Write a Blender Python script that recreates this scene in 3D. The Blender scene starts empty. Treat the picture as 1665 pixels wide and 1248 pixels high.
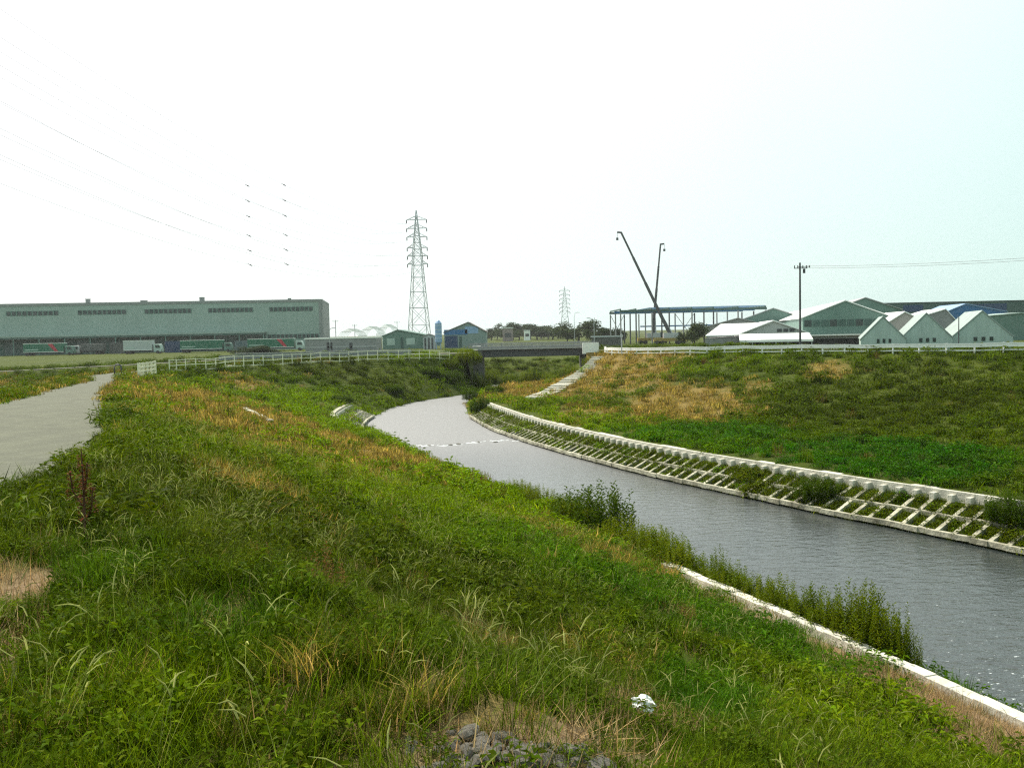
import bpy, bmesh, math, random
import numpy as np
from mathutils import Vector, Matrix, Euler

# ------------------------------------------------------------------ camera, sky, sun, exposure
SC = bpy.context.scene
COL = SC.collection
EYE = 4.3
FPX, HZ, ROLL = 1500.0, 540.0, math.radians(1.2)
PITCH = math.atan((624 - HZ) / FPX)
cam = bpy.data.cameras.new('camera'); camo = bpy.data.objects.new('camera', cam); COL.objects.link(camo)
cam.sensor_width = 36; cam.lens = 36 * FPX / 1665.0
cam.clip_start = 0.05; cam.clip_end = 9000
RM = Matrix.Rotation(math.pi / 2 - PITCH, 4, 'X') @ Matrix.Rotation(-ROLL, 4, 'Z')
camo.matrix_world = Matrix.Translation((0, 0, EYE)) @ RM
SC.camera = camo
SC.view_settings.view_transform = 'Standard'; SC.view_settings.look = 'None'
SC.view_settings.exposure = 0.5; SC.view_settings.gamma = 1.0
SUN_AZ, SUN_EL = math.radians(-42), math.radians(52)
w = bpy.data.worlds.new('World'); SC.world = w; w.use_nodes = True
nt = w.node_tree
bg = nt.nodes['Background']
sky = nt.nodes.new('ShaderNodeTexSky'); sky.sky_type = 'NISHITA'; sky.sun_disc = False
sky.sun_elevation = SUN_EL; sky.sun_rotation = SUN_AZ
sky.air_density = 1.0; sky.dust_density = 2.0; sky.ozone_density = 1.0; sky.altitude = 0
# thin bright cloud veil over the sky, denser towards the horizon
tcw = nt.nodes.new('ShaderNodeTexCoord'); nzw = nt.nodes.new('ShaderNodeTexNoise'); nzw.inputs['Scale'].default_value = 1.6; nzw.inputs['Detail'].default_value = 5
nt.links.new(tcw.outputs['Generated'], nzw.inputs['Vector'])
mrw = nt.nodes.new('ShaderNodeMapRange'); mrw.inputs['From Min'].default_value = .35; mrw.inputs['From Max'].default_value = .7; mrw.inputs['To Min'].default_value = .80; mrw.inputs['To Max'].default_value = .95
nt.links.new(nzw.outputs['Fac'], mrw.inputs['Value'])
mxw = nt.nodes.new('ShaderNodeMix'); mxw.data_type = 'RGBA'
# the veil scatters forward: brightest around the hidden sun, greyer and cooler away from it
dtw = nt.nodes.new('ShaderNodeVectorMath'); dtw.operation = 'DOT_PRODUCT'; nt.links.new(tcw.outputs['Generated'], dtw.inputs[0])
dtw.inputs[1].default_value = (math.sin(SUN_AZ) * math.cos(SUN_EL), math.cos(SUN_AZ) * math.cos(SUN_EL), math.sin(SUN_EL))
vrw = nt.nodes.new('ShaderNodeValToRGB'); vrw.color_ramp.elements[0].position = .15; vrw.color_ramp.elements[1].position = .78
vrw.color_ramp.elements[0].color = (.50, .73, .68, 1); vrw.color_ramp.elements[1].color = (1, 1, .99, 1)
vsw = nt.nodes.new('ShaderNodeVectorMath'); vsw.operation = 'SCALE'; vsw.inputs['Scale'].default_value = 9.2
nt.links.new(dtw.outputs['Value'], vrw.inputs[0]); nt.links.new(vrw.outputs[0], vsw.inputs[0]); nt.links.new(vsw.outputs[0], mxw.inputs[7])
nt.links.new(mrw.outputs[0], mxw.inputs[0]); nt.links.new(sky.outputs[0], mxw.inputs[6])
nt.links.new(mxw.outputs[2], bg.inputs[0]); bg.inputs[1].default_value = 0.10
sl = bpy.data.lights.new('sun', 'SUN'); so = bpy.data.objects.new('sun', sl); COL.objects.link(so)
sl.energy = 4.9; sl.angle = math.radians(0.6); sl.color = (1.0, 0.94, 0.82)
sv = Vector((math.sin(SUN_AZ) * math.cos(SUN_EL), math.cos(SUN_AZ) * math.cos(SUN_EL), math.sin(SUN_EL)))
so.rotation_euler = sv.to_track_quat('Z', 'Y').to_euler()
try:
    SC.cycles.max_bounces = 6; SC.cycles.transparent_max_bounces = 8; SC.cycles.volume_bounces = 0
    SC.cycles.use_denoising = False; SC.cycles.filter_width = 1.25; SC.cycles.use_adaptive_sampling = True; SC.cycles.adaptive_threshold = 0.02
except Exception:
    pass

rng = np.random.default_rng(7)
rnd = random.Random(11)

# ------------------------------------------------------------------ picture -> world helpers
def ray(px, py):
    v = RM.to_3x3() @ Vector(((px - 832.5) / FPX, -(py - 624) / FPX, -1))
    return v
def at(px, py, Y):
    r = ray(px, py); t = Y / r.y
    return Vector((r.x * t, Y, EYE + r.z * t))
def xat(px, Y, z=2.0):
    hz = HZ - (px - 832.5) * math.tan(ROLL)
    return at(px, hz + (EYE - z) * FPX / Y, Y).x
def zat(px, py, Y): return at(px, py, Y).z

# ------------------------------------------------------------------ materials
MATS = {}
def mat(name, col, rough=0.7, var=0.15, scale=3.0, bump=0.0, metal=0.0, spec=0.4, streak=False, col2=None):
    if name in MATS: return MATS[name]
    m = bpy.data.materials.new(name); m.use_nodes = True; MATS[name] = m
    t = m.node_tree; b = t.nodes['Principled BSDF']
    b.inputs['Roughness'].default_value = rough; b.inputs['Metallic'].default_value = metal
    b.inputs['Specular IOR Level'].default_value = spec
    tc = t.nodes.new('ShaderNodeTexCoord'); n = t.nodes.new('ShaderNodeTexNoise')
    n.inputs['Scale'].default_value = scale; n.inputs['Detail'].default_value = 6; n.inputs['Roughness'].default_value = 0.65
    src = tc.outputs['Object']
    if streak:
        mp = t.nodes.new('ShaderNodeMapping'); mp.inputs['Scale'].default_value = (1, 1, 0.12)
        t.links.new(src, mp.inputs[0]); src = mp.outputs[0]
    t.links.new(src, n.inputs['Vector'])
    r = t.nodes.new('ShaderNodeValToRGB')
    c2 = col2 if col2 else tuple(min(1, c * (1 + var)) for c in col)
    r.color_ramp.elements[0].position = 0.32; r.color_ramp.elements[1].position = 0.68
    r.color_ramp.elements[0].color = (*[c * (1 - var) for c in col], 1); r.color_ramp.elements[1].color = (*c2, 1)
    t.links.new(n.outputs['Fac'], r.inputs[0]); t.links.new(r.outputs[0], b.inputs['Base Color'])
    if bump:
        bp = t.nodes.new('ShaderNodeBump'); bp.inputs['Strength'].default_value = bump; bp.inputs['Distance'].default_value = 0.05
        n2 = t.nodes.new('ShaderNodeTexNoise'); n2.inputs['Scale'].default_value = scale * 6; n2.inputs['Detail'].default_value = 5
        t.links.new(tc.outputs['Object'], n2.inputs['Vector'])
        t.links.new(n2.outputs['Fac'], bp.inputs['Height']); t.links.new(bp.outputs[0], b.inputs['Normal'])
    return m

def leaf_mat(name, attr='tint', inst=True, trans=0.4, base=None, rough=0.55):
    m = bpy.data.materials.new(name); m.use_nodes = True
    t = m.node_tree; b = t.nodes['Principled BSDF']; out = t.nodes['Material Output']
    b.inputs['Roughness'].default_value = rough; b.inputs['Specular IOR Level'].default_value = 0.02
    va = t.nodes.new('ShaderNodeAttribute'); va.attribute_name = 'v'
    mul = t.nodes.new('ShaderNodeVectorMath'); mul.operation = 'MULTIPLY'
    if base is None:
        a = t.nodes.new('ShaderNodeAttribute'); a.attribute_name = attr
        if inst: a.attribute_type = 'INSTANCER'
        t.links.new(a.outputs['Vector'], mul.inputs[0])
    else:
        oi = t.nodes.new('ShaderNodeObjectInfo'); r = t.nodes.new('ShaderNodeValToRGB')
        r.color_ramp.elements[0].color = (*base[0], 1); r.color_ramp.elements[1].color = (*base[1], 1)
        t.links.new(oi.outputs['Random'], r.inputs[0]); t.links.new(r.outputs[0], mul.inputs[0])
    t.links.new(va.outputs['Vector'], mul.inputs[1])
    t.links.new(mul.outputs[0], b.inputs['Base Color'])
    tr = t.nodes.new('ShaderNodeBsdfTranslucent'); t.links.new(mul.outputs[0], tr.inputs[0])
    mx = t.nodes.new('ShaderNodeMixShader'); mx.inputs[0].default_value = trans
    t.links.new(b.outputs[0], mx.inputs[1]); t.links.new(tr.outputs[0], mx.inputs[2])
    t.links.new(mx.outputs[0], out.inputs['Surface'])
    return m

CONC = mat('pale_concrete', (0.50, 0.48, 0.40), 0.85, 0.28, 2.2, 0.35)
CONC_L = mat('stained_concrete', (0.22, 0.20, 0.13), 0.9, 0.45, 1.6, 0.5, col2=(.52, .50, .38))
CONC_G = mat('grey_concrete', (0.33, 0.33, 0.32), 0.85, 0.2, 1.5, 0.3)
ASPH = mat('worn_asphalt', (0.078, 0.083, 0.052), 0.9, 0.22, 1.6, 0.7)
WHITE = mat('white_paint', (0.78, 0.78, 0.74), 0.5, 0.08, 4)
CREAM = mat('cream_paint', (0.72, 0.70, 0.52), 0.55, 0.12, 5)
GALV = mat('galvanised_steel', (0.42, 0.43, 0.44), 0.5, 0.12, 5, metal=0.3)
DARK = mat('dark_steel', (0.06, 0.06, 0.065), 0.55, 0.2, 4)
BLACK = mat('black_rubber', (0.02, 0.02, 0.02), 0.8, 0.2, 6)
GLASS = mat('dark_glass', (0.015, 0.03, 0.028), 0.15, 0.2, 2, spec=0.5)
SAGE = mat('sage_cladding', (0.265, 0.335, 0.30), 0.6, 0.07, 0.25, streak=True)
SAGE_T = mat('grey_fascia', (0.22, 0.23, 0.225), 0.6, 0.08, 0.5)
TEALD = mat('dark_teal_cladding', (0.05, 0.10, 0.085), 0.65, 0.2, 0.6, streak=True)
TEALM = mat('mid_teal_cladding', (0.11, 0.19, 0.16), 0.6, 0.12, 0.5, streak=True)
PALEG = mat('pale_green_sheet', (0.36, 0.45, 0.41), 0.55, 0.12, 1.5, streak=True)
ROOFW = mat('white_sheet_roof', (0.80, 0.80, 0.78), 0.35, 0.06, 0.7)
ROOFG = mat('grey_sheet_roof', (0.33, 0.33, 0.33), 0.5, 0.14, 0.5)
BLUE = mat('blue_paint', (0.03, 0.13, 0.30), 0.5, 0.15, 1.0)
BLUEL = mat('light_blue_paint', (0.22, 0.34, 0.52), 0.45, 0.12, 1.5)
NAVY = mat('navy_paint', (0.02, 0.05, 0.12), 0.5, 0.15, 1.0)
GREENT = mat('green_lorry_paint', (0.01, 0.12, 0.07), 0.35, 0.12, 1.0)
RED = mat('red_paint', (0.45, 0.03, 0.05), 0.4, 0.1, 2.0)
GREYW = mat('grey_wall', (0.24, 0.24, 0.24), 0.75, 0.12, 0.6, streak=True)
BROWNR = mat('brown_roof', (0.13, 0.11, 0.10), 0.6, 0.2, 0.6)
BARK = mat('bark', (0.09, 0.07, 0.05), 0.9, 0.3, 5)
SOIL = mat('bare_soil', (0.30, 0.22, 0.14), 0.95, 0.25, 3, 0.5)

# ------------------------------------------------------------------ mesh builder
class MB:
    def __init__(s): s.v = []; s.f = []; s.mi = []; s.cur = 0
    def add(s, vs, fs):
        o = len(s.v); s.v += [tuple(v) for v in vs]
        for f in fs: s.f.append(tuple(i + o for i in f)); s.mi.append(s.cur)
        return s
    def box(s, x0, x1, y0, y1, z0, z1):
        return s.hexa([(x0, y0, z0), (x1, y0, z0), (x1, y1, z0), (x0, y1, z0), (x0, y0, z1), (x1, y0, z1), (x1, y1, z1), (x0, y1, z1)])
    def hexa(s, p):
        return s.add(p, [(3, 2, 1, 0), (4, 5, 6, 7), (0, 1, 5, 4), (1, 2, 6, 5), (2, 3, 7, 6), (3, 0, 4, 7)])
    def bar(s, a, b, w, h=None, up=(0, 0, 1)):
        a = Vector(a); b = Vector(b); d = (b - a)
        if d.length < 1e-6: return s
        d.normalize(); h = h or w; u = Vector(up)
        if abs(d.dot(u)) > 0.97: u = Vector((0, 1, 0))
        r = d.cross(u).normalized(); u = r.cross(d).normalized()
        r *= w / 2; u *= h / 2
        return s.hexa([a - r - u, a + r - u, b + r - u, b - r - u, a - r + u, a + r + u, b + r + u, b - r + u])
    def tube(s, pts, rad, n=6):
        pts = [Vector(p) for p in pts]; rings = []
        rads = rad if isinstance(rad, (list, tuple)) else [rad] * len(pts)
        for i, p in enumerate(pts):
            d = (pts[min(i + 1, len(pts) - 1)] - pts[max(i - 1, 0)]).normalized()
            u = Vector((0, 0, 1)) if abs(d.z) < 0.95 else Vector((1, 0, 0))
            r = d.cross(u).normalized(); u = r.cross(d)
            rings.append([p + (r * math.cos(k * 2 * math.pi / n) + u * math.sin(k * 2 * math.pi / n)) * rads[i] for k in range(n)])
        vs = [v for rg in rings for v in rg]; fs = []
        for i in range(len(pts) - 1):
            for k in range(n):
                fs.append((i * n + k, i * n + (k + 1) % n, (i + 1) * n + (k + 1) % n, (i + 1) * n + k))
        fs.append(tuple(range(n))[::-1]); fs.append(tuple((len(pts) - 1) * n + k for k in range(n)))
        return s.add(vs, fs)
    def prism(s, poly, d):
        """polygon (list of 3d points) extruded by vector d"""
        n = len(poly); d = Vector(d); a = [Vector(p) for p in poly]
        return s.add(a + [p + d for p in a], [tuple(range(n))[::-1], tuple(range(n, 2 * n))] + [(i, (i + 1) % n, n + (i + 1) % n, n + i) for i in range(n)])
    def build(s, name, m, parent=None, smooth=False, bevel=0):
        me = bpy.data.meshes.new(name); me.from_pydata(s.v, [], s.f); me.update()
        bm = bmesh.new(); bm.from_mesh(me)
        bmesh.ops.recalc_face_normals(bm, faces=bm.faces); bm.to_mesh(me); bm.free()
        for x in (m if isinstance(m, (list, tuple)) else [m]): me.materials.append(x)
        if isinstance(m, (list, tuple)): me.polygons.foreach_set('material_index', s.mi)
        if smooth: me.polygons.foreach_set('use_smooth', [True] * len(me.polygons))
        o = bpy.data.objects.new(name, me); COL.objects.link(o)
        if bevel:
            md = o.modifiers.new('bevel', 'BEVEL'); md.width = bevel; md.segments = 2
        if parent:
            o.parent = parent
        return o

def tag(o, label=None, cat=None, group=None, kind=None):
    if label: o['label'] = label
    if cat: o['category'] = cat
    if group: o['group'] = group
    if kind: o['kind'] = kind
    return o
def thing(name, label, cat, loc=(0, 0, 0), rz=0.0, group=None):
    o = bpy.data.objects.new(name, None); COL.objects.link(o); o.empty_display_size = 0.3
    o.location = loc; o.rotation_euler = (0, 0, rz)
    return tag(o, label, cat, group)
def copy_tree(o, loc=None, rz=None, label=None, parent=None):
    c = o.copy(); COL.objects.link(c)
    if parent: c.parent = parent
    for ch in list(o.children): copy_tree(ch, parent=c)
    if loc is not None: c.location = loc
    if rz is not None: c.rotation_euler = (0, 0, rz)
    if label: c['label'] = label
    return c

# ------------------------------------------------------------------ terrain: cross-sections along the river
def pl(*pts):
    a = np.array(pts, float); return a[:, 0], a[:, 1]
YS = np.arange(-20, 140.01, 0.5)
def curve(*pts, sm=2.5):
    y, x = pl(*pts)
    yy = np.arange(-40, 160.01, 0.5); v = np.interp(yy, y, x)
    k = np.exp(-0.5 * (np.arange(-12, 13) * 0.5 / sm) ** 2); k /= k.sum()
    vp = np.concatenate([np.full(12, v[0]), v, np.full(12, v[-1])])
    vs = np.convolve(vp, k, 'valid')
    return lambda Y: np.interp(Y, yy, vs)
fD = curve((-20, -6.9), (0, -6.2), (8, -6.4), (13.1, -6.8), (17.1, -7.8), (25.9, -11.4), (34.9, -15.7), (45, -19.8), (56, -24.0), (67, -29.0), (77, -30), (88, -27.2), (97, -23.3), (105, -18.5), (111, -12), (114, -9.0), (140, -9.0))
fC = curve((-20, -10), (0, -10), (8, -10.2), (13, -10.7), (17, -11.8), (25.9, -15.3), (31.3, -17.6), (37.6, -19.7), (43, -21.8), (60, -27.2), (67, -32), (77, -33), (88, -30.2), (97, -26.5), (105, -21.5), (111, -15), (114, -12), (140, -12))
fE = curve((-20, 2.2), (0, 1.6), (3.4, 0.8), (8, -3), (13, -5.9), (17, -7.1), (26, -10.6), (35, -14.7), (56, -23.0), (67, -27.8), (77, -28.7), (88, -25.6), (97, -21.5), (105, -16.5), (111, -10), (114, -6.0), (140, -6.0), sm=1.6)
fF = curve((-20, 18), (0, 11.2), (9, 8.7), (13.4, 7.5), (15.2, 6.8), (17.3, 6.0), (20.1, 4.9), (23.3, 3.56), (28, 1.9), (33, 0.4), (38, -1.6), (44, -4.2), (51, -6.8), (58, -9.5), (64, -12), (70, -13.6), (77, -14), (90, -13.6), (98, -11.5), (106, -7.4), (112, -5.0), (140, -5.0), sm=1.5)
fG = curve((-20, 25), (0, 15.5), (9, 11.8), (13.4, 10.2), (17.8, 8.6), (20, 7.6), (23, 6.4), (27, 5.1), (33.7, 3.0), (38, 0.8), (44, -2.3), (51, -4.8), (58.6, -7.4), (68, -10.8), (76, -12.1), (90, -11.8), (98, -9.8), (106, -5.8), (112, -3.2), (140, -3.2), sm=1.5)
fH = curve((-20, 38), (0, 28), (10, 23), (20, 18.6), (27.5, 15.4), (29.2, 14.8), (30.9, 13.8), (33, 12.5), (35.2, 11.1), (39, 9.4), (42.2, 7.5), (47.4, 5.2), (54.6, 2.4), (59.8, 0.6), (66.7, -1.5), (77.8, -3.7), (90, -4.6), (98, -4.6), (104, -3.4), (110, 3), (116, 7), (140, 7), sm=1.5)
fI = curve((-20, 40), (0, 30.5), (10, 25.5), (20, 21.2), (29.9, 16.7), (31.2, 16), (33, 14.75), (35.2, 13.3), (38, 11.85), (41.2, 10.1), (45.1, 8.0), (50.6, 5.6), (59.1, 2.6), (65.8, 0.73), (77.5, -2.0), (84, -2.7), (92, -2.9), (100, -2.2), (106, 1), (111, 6), (116, 9.3), (140, 9.3), sm=1.5)
fJ = curve((-20, 52), (0, 42), (20, 32), (30, 27), (40.5, 22.6), (46.7, 20.6), (55.3, 17.0), (64.7, 13), (71.6, 8), (79.8, 2.4), (88, 2.2), (98, 4), (106, 7.2), (112, 10), (140, 10.2))
fK = curve((-20, 105), (0, 95), (30, 75), (50, 60), (64, 48), (70, 38.4), (75.3, 29.5), (84, 22.2), (89.6, 16.5), (97, 12.0), (104, 9.9), (112, 11), (140, 11.5))
zP = curve((-20, 2.3), (25, 2.3), (37, 2.1), (60, 1.72), (75, 1.62), (110, 1.6), (116, 1.7), (140, 1.7))
zE = curve((-20, 2.65), (3, 2.64), (8, 2.42), (13, 2.28), (25, 2.25), (37, 2.05), (60, 1.68), (75, 1.6), (110, 1.6), (116, 1.7), (140, 1.7))
zK = curve((-20, 1.9), (78, 1.9), (84, 1.82), (90, 1.72), (104, 1.5), (112, 1.7), (140, 1.7))
WATER = -2.8
BERM = -1.6
def features(Y):
    Y = np.asarray(Y, float); o = np.ones_like(Y)
    C, D_, E_, F_, G_, H_, I_, J_, K_ = fC(Y), fD(Y), fE(Y), fF(Y), fG(Y), fH(Y), fI(Y), fJ(Y), fK(Y)
    far = np.clip((Y - 124) / 14, 0, 1); up = 1 - far
    zp, ze, zk = zP(Y) * up, zE(Y) * up, zK(Y) * up
    zc = lambda z: z * up
    X = [-2600 * o, -700 * o, -220 * o, np.minimum(C - 40, -70), C - 8, C - 1.2, C, D_, E_, F_ - 0.35, F_ + 0.06, G_, G_ + 0.9, H_ - 0.9, H_, I_ - 0.02, I_ + 0.12, J_, K_, K_ + 6, K_ + 13, K_ + 60, 260 * o, 700 * o, 2600 * o]
    Z = [0 * o, 0 * o, 0 * o, 0 * o, 0 * o, zp - 0.02, zp, zp, ze, zc(BERM * o - 0.02), zc(BERM * o - 0.25), zc(WATER * o - 0.05), zc(WATER * o - 0.7), zc(WATER * o - 0.7), zc(WATER * o - 0.02), zc(BERM * o - 0.32), zc(BERM * o + 0.04), zc(BERM * o + 0.12), zk, zk, 0 * o, 0 * o, 0 * o, 0 * o, 0 * o]
    X = np.maximum.accumulate(np.stack(X), axis=0); Z = np.stack(Z)
    return X, Z
def fnoise(x, y):
    return (np.sin(x * 1.7 + 1.3 * np.sin(y * 0.9)) * np.cos(y * 1.3 + 1.1 * np.sin(x * 0.7)) * 0.5
            + 0.3 * np.sin(x * 4.1 + y * 2.3) * np.cos(y * 3.7 - x * 1.9) + 0.2 * np.sin(x * 9.3 - y * 4.4) * np.sin(y * 8.1 + x * 3.0))
def road_bank(X, Y):
    a = np.clip((Y - 111.5) / 2.5, 0, 1) * np.clip((134 - Y) / 6, 0, 1) * 1.72
    sideL = np.clip((X + 85) / 55, 0, 1) * (X < -4.3); sideR = np.clip((70 - X) / 40, 0, 1) * (X > 9.2)
    return a * np.maximum(sideL, sideR)
def terrain(X, Y, bumps=True):
    X = np.atleast_1d(np.asarray(X, float)); Y = np.atleast_1d(np.asarray(Y, float))
    FX, FZ = features(np.clip(Y, -20, 139.9))
    z = np.zeros_like(X); 
    for i in range(FX.shape[0] - 1):
        a, b = FX[i], FX[i + 1]
        m = (X >= a) & (X <= b)
        t = np.where(b > a, (X - a) / np.maximum(b - a, 1e-6), 0)
        z = np.where(m, FZ[i] + (FZ[i + 1] - FZ[i]) * t, z)
    rbk = road_bank(X, Y); z = np.where(rbk > 0, np.maximum(z, rbk), z)
    if bumps:
        C, D_ = fC(Y), fD(Y)
        msk = np.clip((X - D_ - 0.2) / 1.5, 0, 1) + np.clip((C - 0.2 - X) / 1.5, 0, 1)
        msk *= (Y < 139)
        inw = (X > fF(Y) - 0.6) & (X < fI(Y) + 0.7)
        z = z + np.where(inw, 0.0, msk * 0.09 * fnoise(X * 0.8, Y * 0.8))
    return z
def tz(x, y): return float(terrain(x, y)[0])
def hit(px, py, t0=1.5, t1=400):
    r = ray(px, py); ts = np.exp(np.linspace(math.log(t0), math.log(t1), 1500))
    X, Y, Z = r.x * ts, r.y * ts, EYE + r.z * ts
    k = np.argmax(Z < terrain(X, Y)); k = max(k, 1)
    return Vector((X[k], Y[k], tz(X[k], Y[k])))

# masks for plant colour: ellipses in the world, located by where they are seen
def patch(px0, px1, py0, py1):
    a, b, c, d = hit((px0 + px1) / 2, py0), hit((px0 + px1) / 2, py1), hit(px0, (py0 + py1) / 2), hit(px1, (py0 + py1) / 2)
    cx, cy = (c.x + d.x) / 2, (a.y + b.y) / 2
    e = a - b
    return cx, cy, max(0.4, (d - c).length / 2), max(0.4, e.length / 2), math.atan2(e.x, e.y)
STRAW = [(*patch(*p), s) for p, s in [((190, 300, 615, 690), 1.), ((260, 400, 650, 705), 1.), ((340, 470, 690, 730), .8), ((370, 430, 612, 635), .9), ((985, 1080, 582, 640), .75), ((890, 1010, 600, 650), 1.2), ((1010, 1200, 625, 690), 1.2), ((900, 1010, 650, 690), .6),
          ((1310, 1385, 585, 620), .8), ((330, 380, 760, 800), .8), ((390, 450, 780, 810), .7), ((0, 40, 618, 645), .8), ((1040, 1160, 915, 960), .6), ((650, 900, 1150, 1190), .6), ((565, 605, 1060, 1180), .5), ((0, 60, 1150, 1248), .7), ((760, 800, 1010, 1070), .7), ((920, 1000, 1050, 1100), .6),
          ((1190, 1260, 620, 650), .7), ((150, 175, 640, 790), .5)]]
LUSH = [(*patch(*p), s) for p, s in [((980, 1300, 690, 730), .8), ((1150, 1665, 715, 790), .9), ((60, 240, 880, 990), .4), ((290, 450, 960, 1090), .45), ((1040, 1330, 960, 1060), .6), ((1380, 1660, 740, 800), .8), ((1180, 1330, 1040, 1090), .6), ((1120, 1200, 1080, 1200), .6)]]
BRIGHT = [(*patch(*p), s) for p, s in [((470, 620, 640, 710), 1.), ((440, 760, 690, 800), .9), ((600, 960, 750, 900), .9), ((780, 870, 620, 665), 1.), ((860, 1000, 665, 690), .5), ((1030, 1250, 580, 610), .4), ((1250, 1500, 1090, 1248), .4), ((100, 330, 1080, 1248), .3)]]
DIM = [(*patch(*p), s) for p, s in [((440, 780, 588, 640), .8), ((780, 880, 585, 620), .7), ((1250, 1665, 590, 700), .6), ((150, 420, 760, 950), .5), ((330, 640, 830, 960), .45), ((640, 1000, 930, 1000), .3), ((0, 120, 780, 830), .4), ((1400, 1665, 590, 640), .4)]]
BARE = [(*patch(*p), s) for p, s in [((1015, 1080, 1160, 1195), .7), ((-60, 70, 925, 1010), 1.), ((-40, 40, 1010, 1130), .8), ((640, 960, 1195, 1270), .85), ((960, 1050, 1205, 1260), .6), ((450, 530, 1160, 1200), .5), ((1560, 1700, 1150, 1248), .7)]]
def mask(P, x, y):
    m = np.zeros_like(x)
    for cx, cy, a, b, th, s in P:
        dx, dy = x - cx, y - cy
        u = (dx * math.cos(th) - dy * math.sin(th)) / a; v = (dx * math.sin(th) + dy * math.cos(th)) / b
        m = np.maximum(m, s * np.clip(1.15 + .25 * fnoise(x * .9 + 2, y * .9) - np.sqrt(u * u + v * v), 0, .4) * 2.5)
    return m
def bare_mask(x, y):
    m = mask(BARE, x, y)
    F_ = fF(y)
    strip = np.clip(1.6 - np.abs(x - (F_ - 0.8)) / 0.8, 0, 1) * np.clip((23.5 - y) / 3, 0, 1) * np.clip(.75 + .9 * fnoise(x * .8 + 3, y * .8), .25, 1)
    return np.clip(np.maximum(m, strip * 1.1) + 0.25 * fnoise(x * 2.1, y * 2.1) * (np.maximum(m, strip) > 0.02), 0, 1)

# ground sheet
segs = [1, 1, 2, 4, 6, 2, 4, 3, 26, 2, 5, 2, 4, 2, 4, 1, 16, 22, 4, 4, 3, 2, 1, 1]
def ground_sheet():
    rows = np.concatenate([np.arange(-20, 139.9, 0.45), [140, 150, 170, 200, 260, 350, 500, 800, 1300, 2200, 4000]])
    FX, FZ = features(np.clip(rows, -20, 139.99))
    us = []
    for i, n in enumerate(segs): us += [i + k / n for k in range(n)]
    us.append(len(segs) - 0.0); us = np.array(us)
    i0 = np.minimum(us.astype(int), FX.shape[0] - 2); t = (us - i0)[:, None]
    X = FX[i0] * (1 - t) + FX[i0 + 1] * t
    Y = np.broadcast_to(rows, X.shape)
    Z = terrain(X.ravel(), Y.ravel()).reshape(X.shape)
    Zl = FZ[i0] * (1 - t) + FZ[i0 + 1] * t
    inw = (X > fF(Y) - 0.7) & (X < fI(Y) + 0.8) & (Y < 139)
    Z = np.where(inw, Zl, Z); Z[:, rows > 139] = 0.0
    nu, nr = X.shape
    vs = np.stack([X, Y, Z], -1).transpose(1, 0, 2).reshape(-1, 3)
    fs = [(r * nu + c, r * nu + c + 1, (r + 1) * nu + c + 1, (r + 1) * nu + c) for r in range(nr - 1) for c in range(nu - 1)]
    me = bpy.data.meshes.new('ground'); me.from_pydata(vs.tolist(), [], fs)
    me.polygons.foreach_set('use_smooth', [True] * len(me.polygons))
    at_ = me.attributes.new('cover', 'FLOAT_VECTOR', 'POINT')
    x, y = vs[:, 0], vs[:, 1]
    cov = np.stack([mask(STRAW, x, y), bare_mask(x, y), mask(DIM, x, y)], -1)
    at_.data.foreach_set('vector', cov.astype(np.float32).ravel()); me.update()
    m = bpy.data.materials.new('earth_and_thatch'); m.use_nodes = True; t = m.node_tree; b = t.nodes['Principled BSDF']
    b.inputs['Roughness'].default_value = 0.95; b.inputs['Specular IOR Level'].default_value = 0.1
    a = t.nodes.new('ShaderNodeAttribute'); a.attribute_name = 'cover'
    sp = t.nodes.new('ShaderNodeSeparateXYZ'); t.links.new(a.outputs['Vector'], sp.inputs[0])
    tc = t.nodes.new('ShaderNodeTexCoord')
    def noise(s, d=7):
        n = t.nodes.new('ShaderNodeTexNoise'); n.inputs['Scale'].default_value = s; n.inputs['Detail'].default_value = d; n.inputs['Roughness'].default_value = .7
        t.links.new(tc.outputs['Object'], n.inputs['Vector']); return n
    def ramp(n, c0, c1, p0=.35, p1=.65):
        r = t.nodes.new('ShaderNodeValToRGB'); r.color_ramp.elements[0].position = p0; r.color_ramp.elements[1].position = p1
        r.color_ramp.elements[0].color = (*c0, 1); r.color_ramp.elements[1].color = (*c1, 1); t.links.new(n.outputs['Fac'], r.inputs[0]); return r
    def mix(f, c0, c1):
        x = t.nodes.new('ShaderNodeMix'); x.data_type = 'RGBA'; t.links.new(f, x.inputs[0]); t.links.new(c0, x.inputs[6]); t.links.new(c1, x.inputs[7]); return x.outputs[2]
    n1, n2, n3 = noise(1.3), noise(9), noise(0.05, 4)
    g = ramp(n1, (0.028, 0.040, 0.005), (0.055, 0.070, 0.007)); st = ramp(n2, (0.11, 0.08, 0.02), (0.22, 0.155, 0.045)); di = ramp(n2, (0.17, 0.105, 0.06), (0.36, 0.25, 0.16))
    g2 = ramp(n3, (0.032, 0.050, 0.003), (0.066, 0.085, 0.004))
    gg = mix(n2.outputs['Fac'], g.outputs[0], g2.outputs[0])
    c = mix(sp.outputs[0], gg, st.outputs[0]); c = mix(sp.outputs[1], c, di.outputs[0])
    t.links.new(c, b.inputs['Base Color'])
    bp = t.nodes.new('ShaderNodeBump'); bp.inputs['Strength'].default_value = .7; bp.inputs['Distance'].default_value = .08
    t.links.new(n2.outputs['Fac'], bp.inputs['Height']); t.links.new(bp.outputs[0], b.inputs['Normal'])
    me.materials.append(m)
    o = bpy.data.objects.new('ground', me); COL.objects.link(o); tag(o, kind='structure')
ground_sheet()

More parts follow.
